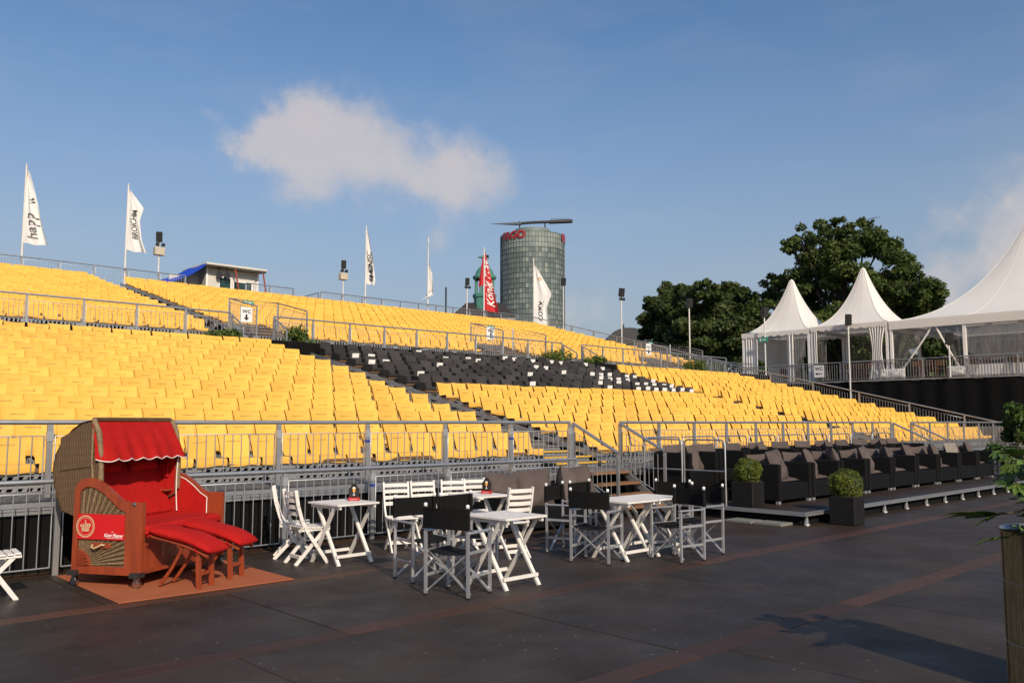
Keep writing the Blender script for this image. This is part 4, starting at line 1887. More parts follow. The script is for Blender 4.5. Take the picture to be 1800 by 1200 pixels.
# thin tube barrier frames on the lounge
def uframe(p0, p1, z, h, label):
    t = thing('tube_barrier', label, 'barrier', (*p0, z), group='thin tube barrier frames')
    a, b = Vector((0, 0, 0)), Vector((p1[0] - p0[0], p1[1] - p0[1], 0))
    d = b.normalized()
    m = MB()
    pts = [a, a + Vector((0, 0, h - .08)), a + d * .03 + Vector((0, 0, h - .02)), a + d * .09 + Vector((0, 0, h)), b - d * .09 + Vector((0, 0, h)), b - d * .03 + Vector((0, 0, h - .02)), b + Vector((0, 0, h - .08)), b]
    m.tube(pts, .016, 8)
    m.build('frame', GALV, t)
    m = MB()
    m.tube([a + Vector((0, 0, h * .52)), b + Vector((0, 0, h * .52))], .012, 8)
    m.build('mid_rail', GALV, t)


uframe((13.30, 8.60), (13.30, 9.48), .222, 1.16, 'near one of two thin tube barriers on the left edge of the lounge')
uframe((13.30, 9.53), (13.30, 10.42), .222, 1.16, 'far one of two thin tube barriers on the left edge of the lounge')
for i in range(9):
    uframe((13.6 + 1.28 * i, 10.64), (14.78 + 1.28 * i, 10.64), .40, 1.0, 'thin tube barrier behind the lounge, %s from left' % ORD[i])

# brown sofa in front of the barrier
t = thing('sofa', 'low black sofa with big brown cushions against the front barrier', 'sofa', (10.1, 9.55, 0), R(-6))
m = MB()
m.bbox((-1.05, 0, .05), (1.05, .80, .36), .02)
m.build('seat_base', RATTAN, t)
m = MB()
m.bbox((-1.05, .72, .36), (1.05, .86, .66), .02)
m.build('backrest', RATTAN, t)
m = MB()
m.bbox((-1.22, -.02, .03), (-1.06, .86, .62), .02)
m.build('arm', RATTAN, t)
cushion((9.25, 10.06, .62), (76, 4, -12), 'first large brown sofa cushion from left, against the barrier', None, (1.05, 1.1, 1.1))
cushion((9.86, 9.98, .63), (74, -3, -18), 'middle large brown sofa cushion against the barrier', None, (1.15, 1.2, 1.1))
cushion((10.55, 9.85, .64), (78, 10, 25), 'rolled brown cushion at the right end of the sofa', None, (1.0, 1.25, 1.5))
cushion((11.0, 10.05, .66), (70, -8, -20), 'rearmost brown cushion at the right end of the sofa', None, (1.0, 1.15, 1.2))


# ------------------------------------------------------------------ leaves
def leaf_cloud(centers, radii, n, size, seed, flat=0.5, shell=.55, out_bias=.5):
    """numpy quads scattered in a set of ellipsoids, denser towards their surface"""
    r = np.random.default_rng(seed)
    centers = np.array(centers, float)
    radii = np.array(radii, float)
    if radii.ndim == 1:
        radii = np.repeat(radii[:, None], 3, 1)
    vol = np.prod(radii, 1) ** (2 / 3)
    idx = r.choice(len(centers), n, p=vol / vol.sum())
    d = r.normal(size=(n, 3))
    d /= np.linalg.norm(d, axis=1)[:, None]
    rad = shell + (1 - shell) * r.random(n) ** .6
    c = centers[idx] + d * radii[idx] * rad[:, None]
    nrm = d * out_bias + r.normal(size=(n, 3)) * .6 + np.array([0, 0, flat])
    nrm /= np.linalg.norm(nrm, axis=1)[:, None]
    a = np.cross(nrm, r.normal(size=(n, 3)))
    a /= np.linalg.norm(a, axis=1)[:, None]
    b = np.cross(nrm, a)
    s = size * r.uniform(.6, 1.3, n)[:, None]
    V = np.stack([c - a * s, c + b * s * .5 - nrm * s * .15, c + a * s, c - b * s * .5 - nrm * s * .15], 1)
    return V.reshape(-1, 3), np.arange(4 * n).reshape(n, 4), idx


def leaf_mat(name, c1, c2, trans=.25):
    m = bpy.data.materials.new(name)
    m.use_nodes = True
    N, L = m.node_tree.nodes, m.node_tree.links
    b = N['Principled BSDF']
    at = N.new('ShaderNodeAttribute')
    at.attribute_name = 'rnd'
    x = N.new('ShaderNodeMix')
    x.data_type = 'RGBA'
    x.inputs['A'].default_value = (*c1, 1)
    x.inputs['B'].default_value = (*c2, 1)
    L.new(at.outputs['Fac'], x.inputs['Factor'])
    L.new(x.outputs['Result'], b.inputs['Base Color'])
    b.inputs['Roughness'].default_value = .55
    b.inputs['Specular IOR Level'].default_value = .3
    tr = N.new('ShaderNodeBsdfTranslucent')
    L.new(x.outputs['Result'], tr.inputs['Color'])
    mx = N.new('ShaderNodeMixShader')
    mx.inputs[0].default_value = trans
    L.new(b.outputs[0], mx.inputs[1])
    L.new(tr.outputs[0], mx.inputs[2])
    L.new(mx.outputs[0], N['Material Output'].inputs['Surface'])
    return m


def leaves_obj(name, V, Fq, idx, m, parent, seed=0, loc=None):
    r = np.random.default_rng(seed)
    me = fast_mesh(name, V, Fq)
    at = me.attributes.new('rnd', 'FLOAT', 'POINT')
    base = r.uniform(0, 1, idx.max() + 1)
    val = np.clip(.55 * base[idx] + .45 * r.random(len(idx)), 0, 1)
    at.data.foreach_set('value', np.repeat(val, 4).astype(np.float32))
    me.materials.append(m)
    o = put(name, me, None, parent, loc)
    return o


BOXLEAF = leaf_mat('box_leaf', (.075, .105, .012), (.17, .19, .025))
SHRUBL = leaf_mat('light_shrub_leaf', (.06, .11, .02), (.15, .19, .04), .3)
SHRUB = leaf_mat('shrub_leaf', (.030, .075, .014), (.085, .14, .028))
POTM = mat('black_planter', (.007, .0065, .006), (.011, .010, .009), rough=.6, scale=5, bump=.15, spec=.25)
SOIL = mat('soil', (.03, .02, .012), (.05, .035, .02), rough=.95, scale=30, bump=.5)


def box_planter(loc, rz, s, h, ball, label):
    t = thing('planter', label, 'planter', loc, rz, 'box-ball planters by the lounge')
    m = MB()
    m.bbox((-s, -s, 0), (s, s, h), .012)
    m.build('pot', POTM, t)
    m = MB()
    m.box((-s + .03, -s + .03, h), (s - .03, s - .03, h + .01))
    m.build('soil', SOIL, t, fix=False)
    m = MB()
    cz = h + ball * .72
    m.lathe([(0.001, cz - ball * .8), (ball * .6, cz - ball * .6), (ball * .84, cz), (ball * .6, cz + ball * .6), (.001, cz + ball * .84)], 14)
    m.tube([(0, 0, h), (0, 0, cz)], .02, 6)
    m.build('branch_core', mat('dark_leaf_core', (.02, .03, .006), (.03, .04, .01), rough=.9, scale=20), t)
    cs, rs = [(0, 0, cz)], [ball]
    r = random.Random(int(loc[0] * 100))
    for _ in range(26):
        d = Vector((r.gauss(0, 1), r.gauss(0, 1), r.gauss(.2, 1))).normalized() * ball * .86
        cs.append((d.x, d.y, cz + d.z * .92))
        rs.append(ball * .26)
    V, Fq, idx = leaf_cloud(cs, rs, 5200, .017, int(loc[0] * 10), shell=.78, out_bias=1.0)
    o = leaves_obj('foliage_ball', V, Fq, idx, BOXLEAF, t, 3)
    o['kind'] = 'stuff'


box_planter((14.08, 6.76, 0), R(4), .215, .46, .275, 'black cube planter with clipped ball shrub in front of the platform corner')
box_planter((13.58, 8.33, .216), R(2), .21, .44, .245, 'black planter with clipped ball shrub standing on the lounge platform corner')


def bush(loc, r, h, n, size, label, pot=True, m=None, seed=1, potm=None, cat='plant'):
    t = thing('potted_shrub', label, cat, loc, group='leafy shrubs of the grandstand')
    rr = random.Random(seed)
    if pot:
        q = MB()
        q.lathe([(.001, 0), (.17, 0), (.22, .34), (.20, .34), (.19, .30), (.001, .30)], 14)
        q.build('pot', potm or POTM, t)
    q = MB()
    cs, rs = [], []
    for i in range(16):
        a = rr.uniform(0, 6.28)
        d = rr.uniform(.15, .95) * r
        z = .32 + rr.uniform(.15, 1) * h * (1 - .35 * d / r)
        p = (d * math.cos(a), d * math.sin(a), z)
        q.tube([(0, 0, .25), (p[0] * .45, p[1] * .45, .25 + (z - .25) * .6), p], [.014, .009, .004], 5)
        cs.append(p)
        rs.append(rr.uniform(.22, .4) * r)
    q.build('stem', mat('shrub_stem', (.08, .06, .03), (.05, .04, .02), rough=.9), t)
    V, Fq, idx = leaf_cloud(cs, rs, n, size, seed, shell=.2)
    o = leaves_obj('foliage', V, Fq, idx, m or SHRUB, t, seed)
    o['kind'] = 'stuff'


for q, (px, Yb, s, lab) in enumerate(((392, 25.9, .42, 'green shrub left of the first cross-aisle gap, by the WC sign'), (522, 25.6, .52, 'bushy green shrub right of the first cross-aisle gap'),
                                      (980, 25.6, .55, 'green shrub left of the second cross-aisle gap'), (1042, 25.6, .50, 'green shrub right of the second cross-aisle gap'),
                                      (1222, 25.6, .6, 'green shrub at the far right end of the cross aisle'))):
    p = on_y(px, 600, Yb)
    bush((p.x, Yb, DECK_Z - .42), s * 1.25, s * 1.3, 1500, .06, lab, seed=20 + q, m=SHRUBL)
p = at_dist(1790, 742, 31)
bush((p.x, p.y, 0), .8, 1.9, 2600, .09, 'dark leafy shrub at the right edge behind the director chairs', seed=40)

# bamboo-clad planter with the large-leaved plant, right edge
bp = thing('bamboo_planter', 'tall round planter clad in split bamboo with a large-leaved plant', 'planter', (6.37, 1.63, 0))
REED = mat('split_bamboo', (.34, .225, .090), (.21, .13, .048), rough=.6, scale=4, stretch=(3, 3, 1), bump=.2)
REEDD = mat('dark_reed', (.16, .095, .04), (.10, .06, .025), rough=.65, scale=4)
m = MB()
m.lathe([(.30, 0), (.335, 0), (.335, .985), (.30, .985)], 40)
m.build('drum', mat('drum_core', (.10, .065, .03), (.07, .045, .02), rough=.8), bp)
m1, m2 = MB(), MB()
r_ = random.Random(5)
nre = 132
for i in range(nre):
    a = 2 * math.pi * i / nre + r_.uniform(-.006, .006)
    rad = .343 + r_.uniform(-.003, .004)
    w = r_.uniform(.0065, .0095)
    x, y_ = rad * math.cos(a), rad * math.sin(a)
    top = 1.0 + r_.uniform(-.012, .012)
    pts, rs = [(x, y_, .0)], [w]
    for z in sorted(r_.uniform(.05, .95) for _ in range(3)):
        pts += [(x, y_, z - .006), (x, y_, z), (x, y_, z + .006)]
        rs += [w, w * 1.22, w]
    pts.append((x, y_, top))
    rs.append(w)
    pts = [p for k_, p in enumerate(pts)]
    (m1 if r_.random() < .8 else m2).tube(pts, rs, 6)
a_ = m1.build('bamboo_cladding', REED, bp)
a_['kind'] = 'stuff'
a_ = m2.build('bamboo_cladding', REEDD, bp)
a_['kind'] = 'stuff'
m = MB()
for z in (.30, .68):
    m.lathe([(.352, z), (.356, z + .002), (.352, z + .004)], 40)
m.build('wire_binding', STEEL, bp, fix=False)
m = MB()
m.lathe([(.30, .93), (.345, 1.005), (.36, 1.01), (.36, 1.018), (.34, 1.018), (.29, .95), (.001, .95)], 36)
m.build('metal_rim', GALV, bp)
m = MB()
m.box((-.36, -.02, .99), (-.345, .03, 1.07))
m.build('rim_clip', ALU, bp, fix=False)
m = MB()
m.lathe([(.29, .962), (.001, .965)], 24)
m.build('soil', SOIL, bp)
BIGLEAF = mat('big_leaf', (.060, .115, .022), (.10, .16, .030), rough=.5, scale=6, rand=.3, spec=.4)
lm = []
for s in range(3):
    q = MB()
    rr = random.Random(s)
    L_ = .20
    for lobe in (-55, -25, 0, 25, 55):
        ln = L_ * (1 - abs(lobe) / 130) * rr.uniform(.9, 1.1)
        ca, sa = math.cos(R(lobe)), math.sin(R(lobe))

        def pt(u, v, droop=.28):
            y2 = u * ln
            x2 = v * .030 * math.sin(min(1, u * 1.02 + .08) * math.pi) ** .7
            return (y2 * ca - x2 * sa, y2 * sa + x2 * ca, -droop * (y2 ** 2) * 4 - abs(v) * -.008)
        q.grid(lambda a, b: pt(a, b * 2 - 1), 5, 2)
    me = q.mesh('leaf')
    me.materials.append(BIGLEAF)
    lm.append(me)
r_ = random.Random(11)
stem = mat('shrub_stem', (.08, .06, .03))
right = Vector((rtx, rty, 0))
fwd = Vector((fwx, fwy, 0))
for i in range(19):
    a = r_.uniform(0, 6.28)
    reach = r_.uniform(.10, .42)
    h = r_.uniform(.05, .62)
    if i == 0:
        d = -right * .50 + fwd * .05 + Vector((0, 0, .12))
    elif i == 1:
        d = -right * .36 - fwd * .1 + Vector((0, 0, .36))
    elif i == 2:
        d = -right * .30 + fwd * .1 + Vector((0, 0, .55))
    elif i == 3:
        d = -right * .46 - fwd * .18 + Vector((0, 0, .02))
    else:
        d = Vector((math.cos(a) * reach, math.sin(a) * reach, h))
    tip = Vector((0, 0, .97)) + d
    mid = Vector((0, 0, .97)) + d * .5 + Vector((0, 0, .10))
    q = MB()
    q.tube([(0, 0, .96), mid, tip], [.010, .008, .004], 6)
    st = q.build('stem', stem, bp)
    for k_ in range(3 if i < 4 else 4):
        f = (1.0, .82, .62, .45)[k_]
        p = mid.lerp(tip, max(0, (f - .3) / .7))
        o = put('leaf', r_.choice(lm), None, st, p)
        az = math.atan2(d.y, d.x) + R(r_.uniform(-75, 75))
        o.rotation_euler = (R(r_.uniform(-25, 25)), R(r_.uniform(-25, 30)), az)
        s = r_.uniform(.75, 1.15)
        o.scale = (s, s, s)

# ================================================================== SIGNS
SIGNW = mat('white_sign', (.80, .79, .77), (.74, .73, .71), rough=.5)
SIGNG = mat('green_sign', (.02, .30, .20), (.02, .26, .17), rough=.5)
SIGNK = mat('black_lettering', (.012, .012, .012), (.02, .02, .02), rough=.6)


def wc_sign(X, Y, z, w, h, label, rz=0, arrow='down'):
    t = thing('wc_sign', label, 'sign', (X, Y, z), rz, 'WC signs on the railings')
    m = MB()
    m.box((-w / 2, -.012, 0), (w / 2, 0, h))
    pl_ = m.build('plate', SIGNW, t, fix=False)
    V, Fs = text_geo('WC', 1, 0, .03)
    x0, x1 = min(v[0] for v in V), max(v[0] for v in V)
    k = w * .78 / (x1 - x0)
    m = MB()
    m.add([((v[0] - (x0 + x1) / 2) * k, -.015, h * .60 + v[1] * k * .95) for v in V], Fs)
    m.build('lettering', SIGNK, pl_, fix=False)
    m = MB()
    if arrow == 'down':
        m.add([(-.035, -.015, h * .52), (.035, -.015, h * .52), (.035, -.015, h * .30), (.10, -.015, h * .30), (0, -.015, h * .10), (-.10, -.015, h * .30), (-.035, -.015, h * .30)], [(0, 1, 2, 6), (3, 4, 5, 6, 2)])
    else:
        m.add([(-.20, -.015, h * .30), (-.08, -.015, h * .42), (-.08, -.015, h * .335), (.17, -.015, h * .335), (.17, -.015, h * .265), (-.08, -.015, h * .265), (-.08, -.015, h * .18)], [(0, 6, 5, 2, 1), (2, 5, 4, 3)])
    m.build('arrow', SIGNK, pl_, fix=False)


def exit_sign(X, Y, z, w, h, label, rz=0):
    t = thing('exit_sign', label, 'sign', (X, Y, z), rz, 'green exit signs')
    m = MB()
    m.box((-w / 2, -.03, 0), (w / 2, 0, h))
    pl_ = m.build('plate', SIGNG, t, fix=False)
    m = MB()
    q = h
    m.add([(w * .1, -.033, q * .3), (w * .1, -.033, q * .7), (w * .38, -.033, q * .5)], [(0, 2, 1)])
    m.add([(-w * .12, -.033, q * .42), (w * .1, -.033, q * .42), (w * .1, -.033, q * .58), (-w * .12, -.033, q * .58)], [(0, 1, 2, 3)])
    m.add([(-w * .36, -.033, q * .2), (-w * .22, -.033, q * .2), (-w * .22, -.033, q * .8), (-w * .36, -.033, q * .8)], [(0, 1, 2, 3)])
    m.build('pictogram', PRWHITE, pl_, fix=False)


for (px, py, Y, w, h, lab) in ((433, 553, 26.7, .40, .50, 'white WC sign with arrow on the leftmost opening railing'), (862, 586, 27.6, .46, .54, 'white WC sign with arrow on the middle opening railing'),
                               (1140, 614, 27.6, .42, .60, 'white WC sign with arrow on the far right opening railing')):
    p = on_y(px, py, Y)
    wc_sign(p.x, Y, p.z - h / 2, w, h, lab)
for (px, py, Y, lab) in ((436, 532, 28.85, 'small green exit sign above the leftmost opening railing'), (863, 575, 28.85, 'small green exit sign above the middle opening railing'), (1143, 603, 28.85, 'small green exit sign above the far right opening railing')):
    p = on_y(px, py, Y)
    exit_sign(p.x, Y, p.z - .06, .42, .12, lab)

# ================================================================== FLAGS
FLAGW = mat('white_flag_cloth', (.72, .71, .69), (.66, .65, .63), rough=.8, scale=3)
FLAGR = mat('red_flag_cloth', (.52, .012, .018), (.46, .010, .014), rough=.75, scale=3)
POLEM = mat('white_pole', (.68, .67, .65), (.58, .57, .55), rough=.45, scale=5)
for _m in (FLAGW, FLAGR):
    pass
GOLD = mat('gold_print', (.60, .34, .05), (.55, .30, .04), rough=.6)
RT = Vector((rtx, rty, 0))
FWD = Vector((fwx, fwy, 0))


def flag(px, ptop, pbase, edge, zb, cloth, texts, label, fold=.10, ph=0.0, tint=SIGNK):
    """edge: free edge from top to bottom as (metres to the right of the pole, metres below the cloth's top)"""
    top = on_y(px, ptop, 42.12)
    t = thing('flag', label, 'flag', (top.x, 42.12, 7.9), group='flags along the rear barrier')
    H = top.z - 7.9
    m = MB()
    m.tube([(0, 0, 0), (0, 0, H)], [.055, .038], 10)
    m.tube([(0, 0, H), (0, 0, H + .06)], [.06, .02], 8)
    m.tube([(-.05, 0, H - .02), (.05, 0, H - .02)], .012, 6)
    m.build('pole', POLEM, t)
    zt = H - .22
    E_ = np.array(edge)
    cum = np.r_[0, np.cumsum(np.hypot(np.diff(E_[:, 0]), np.diff(E_[:, 1])))]
    cum /= cum[-1]
    Lp = zb

    def P(u, v, off=0.0):
        ex = np.interp(v, cum, E_[:, 0])
        ez = np.interp(v, cum, E_[:, 1])
        x = ex * u
        z = -(Lp * v) * (1 - u) - ez * u
        f = fold * u ** .7 * (math.sin(6.5 * u + 3.2 * v + ph) + .5 * math.sin(13 * u - 4 * v + ph * 2) + .4 * math.sin(3 * v + ph))
        q = RT * (x + .04) + FWD * (f * 1.0 + off)
        return (q.x, q.y, zt + z + .03 * math.sin(9 * u + ph) * v)
    m = MB()
    m.grid(lambda u, v: P(u, v), 18, 26)
    fo = m.build('cloth', cloth, t, fix=False)
    for (s, v0, u0, size, sh_, tm) in texts:
        V, Fs = text_geo(s, 1, sh_, .012)
        m = MB()
        vs = []
        for a, b, _ in V:
            v = v0 - a * size / Lp
            w = max(.15, np.interp(min(max(v, 0), 1), cum, E_[:, 0]))
            u = u0 - b * size / w
            vs.append(P(min(max(u, 0.01), .99), min(max(v, .01), .99), -.02))
        m.add(vs, Fs)
        m.build('lettering', tm, fo, fix=False)
    return t


GREYP = mat('grey_print_dark', (.10, .10, .11), (.14, .14, .14), rough=.7)
flag(47, 290, 465, [(.05, .05), (.45, 1.4), (.80, 2.6), (1.12, 3.45)], 3.35, FLAGW, [('happ', .93, .62, .62, 0, GREYP), ('W', .45, .85, .3, 0, SIGNK)], 'white flag with grey lettering happ at the far left of the rear barrier', .10, .3)
flag(226, 325, 470, [(.05, .05), (.70, .90), (.55, 1.5), (.75, 2.5), (1.02, 3.15)], 2.98, FLAGW, [('BROICHM', .80, .66, .30, .1, SIGNK)], 'white flag with dark lettering BROICH beside the floodlight pole', .09, 1.4)
flag(644, 398, 520, [(.05, .05), (.28, 1.2), (.42, 1.9), (.55, 3.0), (.50, 3.3)], 3.2, FLAGW, [('RHEINISC', .93, .86, .40, .1, SIGNK)], 'narrow white flag with lettering RHEINISC right of the white cabin', .09, 2.2)
flag(753, 418, 535, [(-.02, .15), (-.10, 1.2), (.20, 2.0), (.32, 3.4), (-.42, 3.75)], 3.3, FLAGW, [], 'narrow limp white flag between the lettered flags', .12, .7)
fl5 = flag(851, 436, 545, [(.05, .05), (.26, .9), (.52, 2.2), (.95, 4.15)], 3.95, FLAGR, [('König Pilsener', .93, .80, .70, .3, PRWHITE)], 'red flag with white lettering beside the green cupola', .09, 1.0)
flag(938, 455, 565, [(.05, .08), (.50, .95), (1.22, 2.25), (.90, 3.2), (1.0, 4.5)], 4.45, FLAGW, [('COMM', .93, .62, .44, 0, SIGNK), ('o', .30, .75, .5, 0, GOLD)], 'white flag with lettering COMM in front of the glass tower', .10, .1)
# left wing of the red flag, blown across the pole
m = MB()
H5 = on_y(851, 436, 42.12).z - 7.9
m.grid(lambda u, v: tuple(RT * (-.34 * u * (v ** .8) - .03) + FWD * (.06 * math.sin(5 * u + 3 * v)) + Vector((0, 0, H5 - .3 - 2.2 * v - .1 * u))), 8, 12)
m.build('cloth', FLAGR, fl5, fix=False)

# ================================================================== POLES WITH LOUDSPEAKERS
SPK = mat('black_speaker', (.010, .010, .011), (.016, .016, .016), rough=.6, scale=30)
BOXG = mat('beige_box', (.52, .47, .36), (.45, .40, .30), rough=.6)


def speaker_pole(base, ztop, label, box=True, lamp=False, yaw=0.0, s=1.0, tilt=12):
    t = thing('speaker_pole', label, 'loudspeaker', base, group='pole-mounted loudspeakers')
    H = ztop - base[2]
    m = MB()
    m.tube([(0, 0, 0), (0, 0, H - .5 * s)], .04, 8)
    m.build('pole', POLEM, t)
    M = Matrix.Translation((0, 0, H - .32 * s)) @ Matrix.Rotation(yaw, 4, 'Z') @ Matrix.Rotation(R(tilt), 4, 'X')
    m = MB()
    m.prism([(-.20 * s, -.19 * s), (.20 * s, -.19 * s), (.14 * s, .19 * s), (-.14 * s, .19 * s)], -.34 * s, .34 * s, axis='z', M=M)
    sp = m.build('speaker_cabinet', SPK, t)
    m = MB()
    m.box((-.18 * s, -.205 * s, -.31 * s), (.18 * s, -.192 * s, .31 * s), M=M)
    m.build('grille', BLACKPL, sp)
    m = MB()
    m.tube([(-.12, 0, H - .62 * s), (.12, 0, H - .62 * s)], .02, 6)
    m.tube([(0, 0, H - .7 * s), (0, 0, H - .5 * s)], .03, 6)
    m.build('bracket', STEEL, t)
    if lamp:
        for dx in (-.12, .16):
            m = MB()
            m.tube([(dx, -.10, H - .85 * s), (dx, .08, H - .85 * s)], [.10, .05], 10)
            m.build('small_lamp', BLACKPL, t)
    if box:
        m = MB()
        m.bbox((-.24, -.14, H - 1.02 * s - .40), (.24, .14, H - 1.02 * s), .02)
        m.build('junction_box', BOXG, t)


cyaw = YAW - R(90)
for (px, py, b, l, lab, sz) in ((281, 408, True, True, 'loudspeaker with beige box on the pole left of the white cabin', .75), (604, 458, True, True, 'loudspeaker with beige box on the pole left of the RHEINISC flag', .72),
                            (821, 489, False, True, 'loudspeaker on the pole just left of the green cupola', .7), (990, 489, False, False, 'loudspeaker on the pole at the right edge of the glass tower', .8)):
    p = on_y(px, py, 42.15)
    speaker_pole((p.x, 42.15, 7.9), p.z, lab, b, l, cyaw + R(15), sz)
for (px, pt, X, zb, lab) in ((1092, 507, 41.6, 5.5, 'loudspeaker on the thin pole in front of the arched roof'), (1211, 525, 41.6, 4.6, 'loudspeaker on the pole in front of the dark left trees'),
                             (1343, 540, 41.75, 3.8, 'loudspeaker on the pole left of the small pagoda tent'), (1490, 553, 41.75, 1.6, 'loudspeaker on the pole in front of the middle pagoda tent'),
                             (1667, 585, 41.75, 3.78, 'loudspeaker on the pole in front of the large tent window')):
    p = on_x(px, pt, X)
    speaker_pole((X, p.y, zb), p.z, lab, False, px == 1092, cyaw + R(-10 if px > 1400 else 20), .8)
p = on_y(784, 505, 46)
m = MB()
m.tube([(p.x, 46, 0), (p.x, 46, p.z)], .06, 8)
tag(m.build('dark_pole', DARKM), 'thin dark pole behind the rear barrier between the narrow flags', 'pole')

# ================================================================== WHITE CABIN WITH BLUE TARPAULIN
CABW = mat('cabin_white', (.62, .60, .54), (.54, .52, .46), rough=.6, scale=3)
GLASSG = mat('green_tinted_glass', (.012, .04, .035), (.02, .06, .05), rough=.08, spec=.7)
TARP = mat('blue_tarpaulin', (.005, .05, .52), (.005, .04, .42), rough=.45, scale=3, bump=.3, bscale=6)
REDSTRUT = mat('pink_strut', (.42, .10, .08), (.36, .08, .06), rough=.5)
cb = thing('control_cabin', 'white control cabin with flat roof and window behind the rear barrier', 'cabin', (18.6, 43.2, 7.2))
m = MB()
m.box((0, .12, 0), (2.95, 2.4, 2.62))
m.build('body', CABW, cb, fix=False)
m = MB()
m.bbox((-.25, -.55, 2.66), (3.15, 2.6, 2.78), .02)
m.build('roof', CABW, cb)
for x0, x1, z0, z1 in ((1.55, 2.55, .75, 2.0), (.75, 1.35, .1, 2.15)):
    m = MB()
    for lo, hi in (((x0 - .06, .06, z0 - .06), (x1 + .06, .118, z0)), ((x0 - .06, .06, z1), (x1 + .06, .118, z1 + .06)), ((x0 - .06, .06, z0), (x0, .118, z1)), ((x1, .06, z0), (x1 + .06, .118, z1))):
        m.box(lo, hi)
    w_ = m.build('window_frame', PRWHITE, cb, fix=False)
    m = MB()
    m.box((x0, .09, z0), (x1, .115, z1))
    m.build('pane', GLASSG, w_, fix=False)
for xa, xb in ((.0, .10), (2.85, 2.952)):
    m = MB()
    m.box((xa, .05, .0), (xb, .119, 2.62))
    m.build('corner_post', PRWHITE, cb, fix=False)
for (a, b) in (((1.35, -.45, 2.6), (2.0, .04, .7)), ((2.95, -.45, 2.62), (3.55, .1, .9))):
    m = MB()
    m.tube([a, b], .045, 8)
    m.build('strut', REDSTRUT, cb)
for dx in (.62, 1.05):
    m = MB()
    m.tube([(dx, -.22, 2.25), (dx, .02, 2.2)], [.17, .10], 12)
    m.tube([(dx, -.1, 2.3), (dx, -.1, 2.66)], .02, 6)
    m.build('spotlight', BLACKPL, cb)
m = MB()
m.tube([(2.6, -.35, 2.5), (3.1, -.5, 2.62)], .04, 6)
m.build('camera_arm', DARKM, cb)
m = MB()
m.grid(lambda u, v: (-.2 - 2.3 * u, -.5 + 2.6 * v, 2.74 - .45 * (1 - v) * u ** .5 - .95 * u ** .9 - .10 * math.sin(u * math.pi) + .03 * math.sin(9 * v + 4 * u)), 12, 10)
m.grid(lambda u, v: (-.2 - 2.3 * u, -.5 + 2.6 * v, 2.72 - .45 * (1 - v) * u ** .5 - .95 * u ** .9 - .10 * math.sin(u * math.pi) + .03 * math.sin(9 * v + 4 * u)), 12, 10, flip=True)
tag(m.build('tarpaulin', TARP, None, (18.6, 43.2, 7.2), fix=False), 'bright blue tarpaulin sloping down from the left side of the cabin roof', 'tarpaulin')
m = MB()
m.box((-1.6, .9, .3), (-.02, .96, 2.2))
m.build('side_screen', CABW, cb, fix=False)

# ================================================================== PAGODA TENTS ON THEIR DECK
TENTM = bpy.data.materials.new('white_tent_canvas')
TENTM.use_nodes = True
_N, _L = TENTM.node_tree.nodes, TENTM.node_tree.links
_b = _N['Principled BSDF']
_n = _N.new('ShaderNodeTexNoise')
_n.inputs['Scale'].default_value = 1.2
_n.inputs['Detail'].default_value = 5
_tc = _N.new('ShaderNodeTexCoord')
_L.new(_tc.outputs['Object'], _n.inputs['Vector'])
_x = _N.new('ShaderNodeMix')
_x.data_type = 'RGBA'
_x.inputs['A'].default_value = (.87, .84, .79, 1)
_x.inputs['B'].default_value = (.81, .78, .73, 1)
_L.new(_n.outputs['Fac'], _x.inputs['Factor'])
_L.new(_x.outputs['Result'], _b.inputs['Base Color'])
_b.inputs['Roughness'].default_value = .5
_b.inputs['Specular IOR Level'].default_value = .3
_t = _N.new('ShaderNodeBsdfTranslucent')
_L.new(_x.outputs['Result'], _t.inputs['Color'])
_m = _N.new('ShaderNodeMixShader')
_m.inputs[0].default_value = .18
_L.new(_b.outputs[0], _m.inputs[1])
_L.new(_t.outputs[0], _m.inputs[2])
_L.new(_m.outputs[0], _N['Material Output'].inputs['Surface'])

PVC = bpy.data.materials.new('clear_pvc')
PVC.use_nodes = True
_N, _L = PVC.node_tree.nodes, PVC.node_tree.links
_b = _N['Principled BSDF']
_b.inputs['Base Color'].default_value = (.34, .33, .32, 1)
_b.inputs['Roughness'].default_value = .18
_tr = _N.new('ShaderNodeBsdfTransparent')
_tr.inputs['Color'].default_value = (.86, .86, .85, 1)
_n = _N.new('ShaderNodeTexNoise')
_n.inputs['Scale'].default_value = 2.0
_n.inputs['Detail'].default_value = 4
_tc = _N.new('ShaderNodeTexCoord')
_mp = _N.new('ShaderNodeMapping')
_mp.inputs['Scale'].default_value = (4, 4, .6)
_L.new(_tc.outputs['Object'], _mp.inputs['Vector'])
_L.new(_mp.outputs[0], _n.inputs['Vector'])
_r = _N.new('ShaderNodeMapRange')
_r.inputs['From Min'].default_value = .35
_r.inputs['From Max'].default_value = .75
_r.inputs['To Min'].default_value = .12
_r.inputs['To Max'].default_value = .42
_L.new(_n.outputs['Fac'], _r.inputs['Value'])
_m = _N.new('ShaderNodeMixShader')
_L.new(_r.outputs[0], _m.inputs[0])
_L.new(_tr.outputs[0], _m.inputs[1])
_L.new(_b.outputs[0], _m.inputs[2])
_L.new(_m.outputs[0], _N['Material Output'].inputs['Surface'])

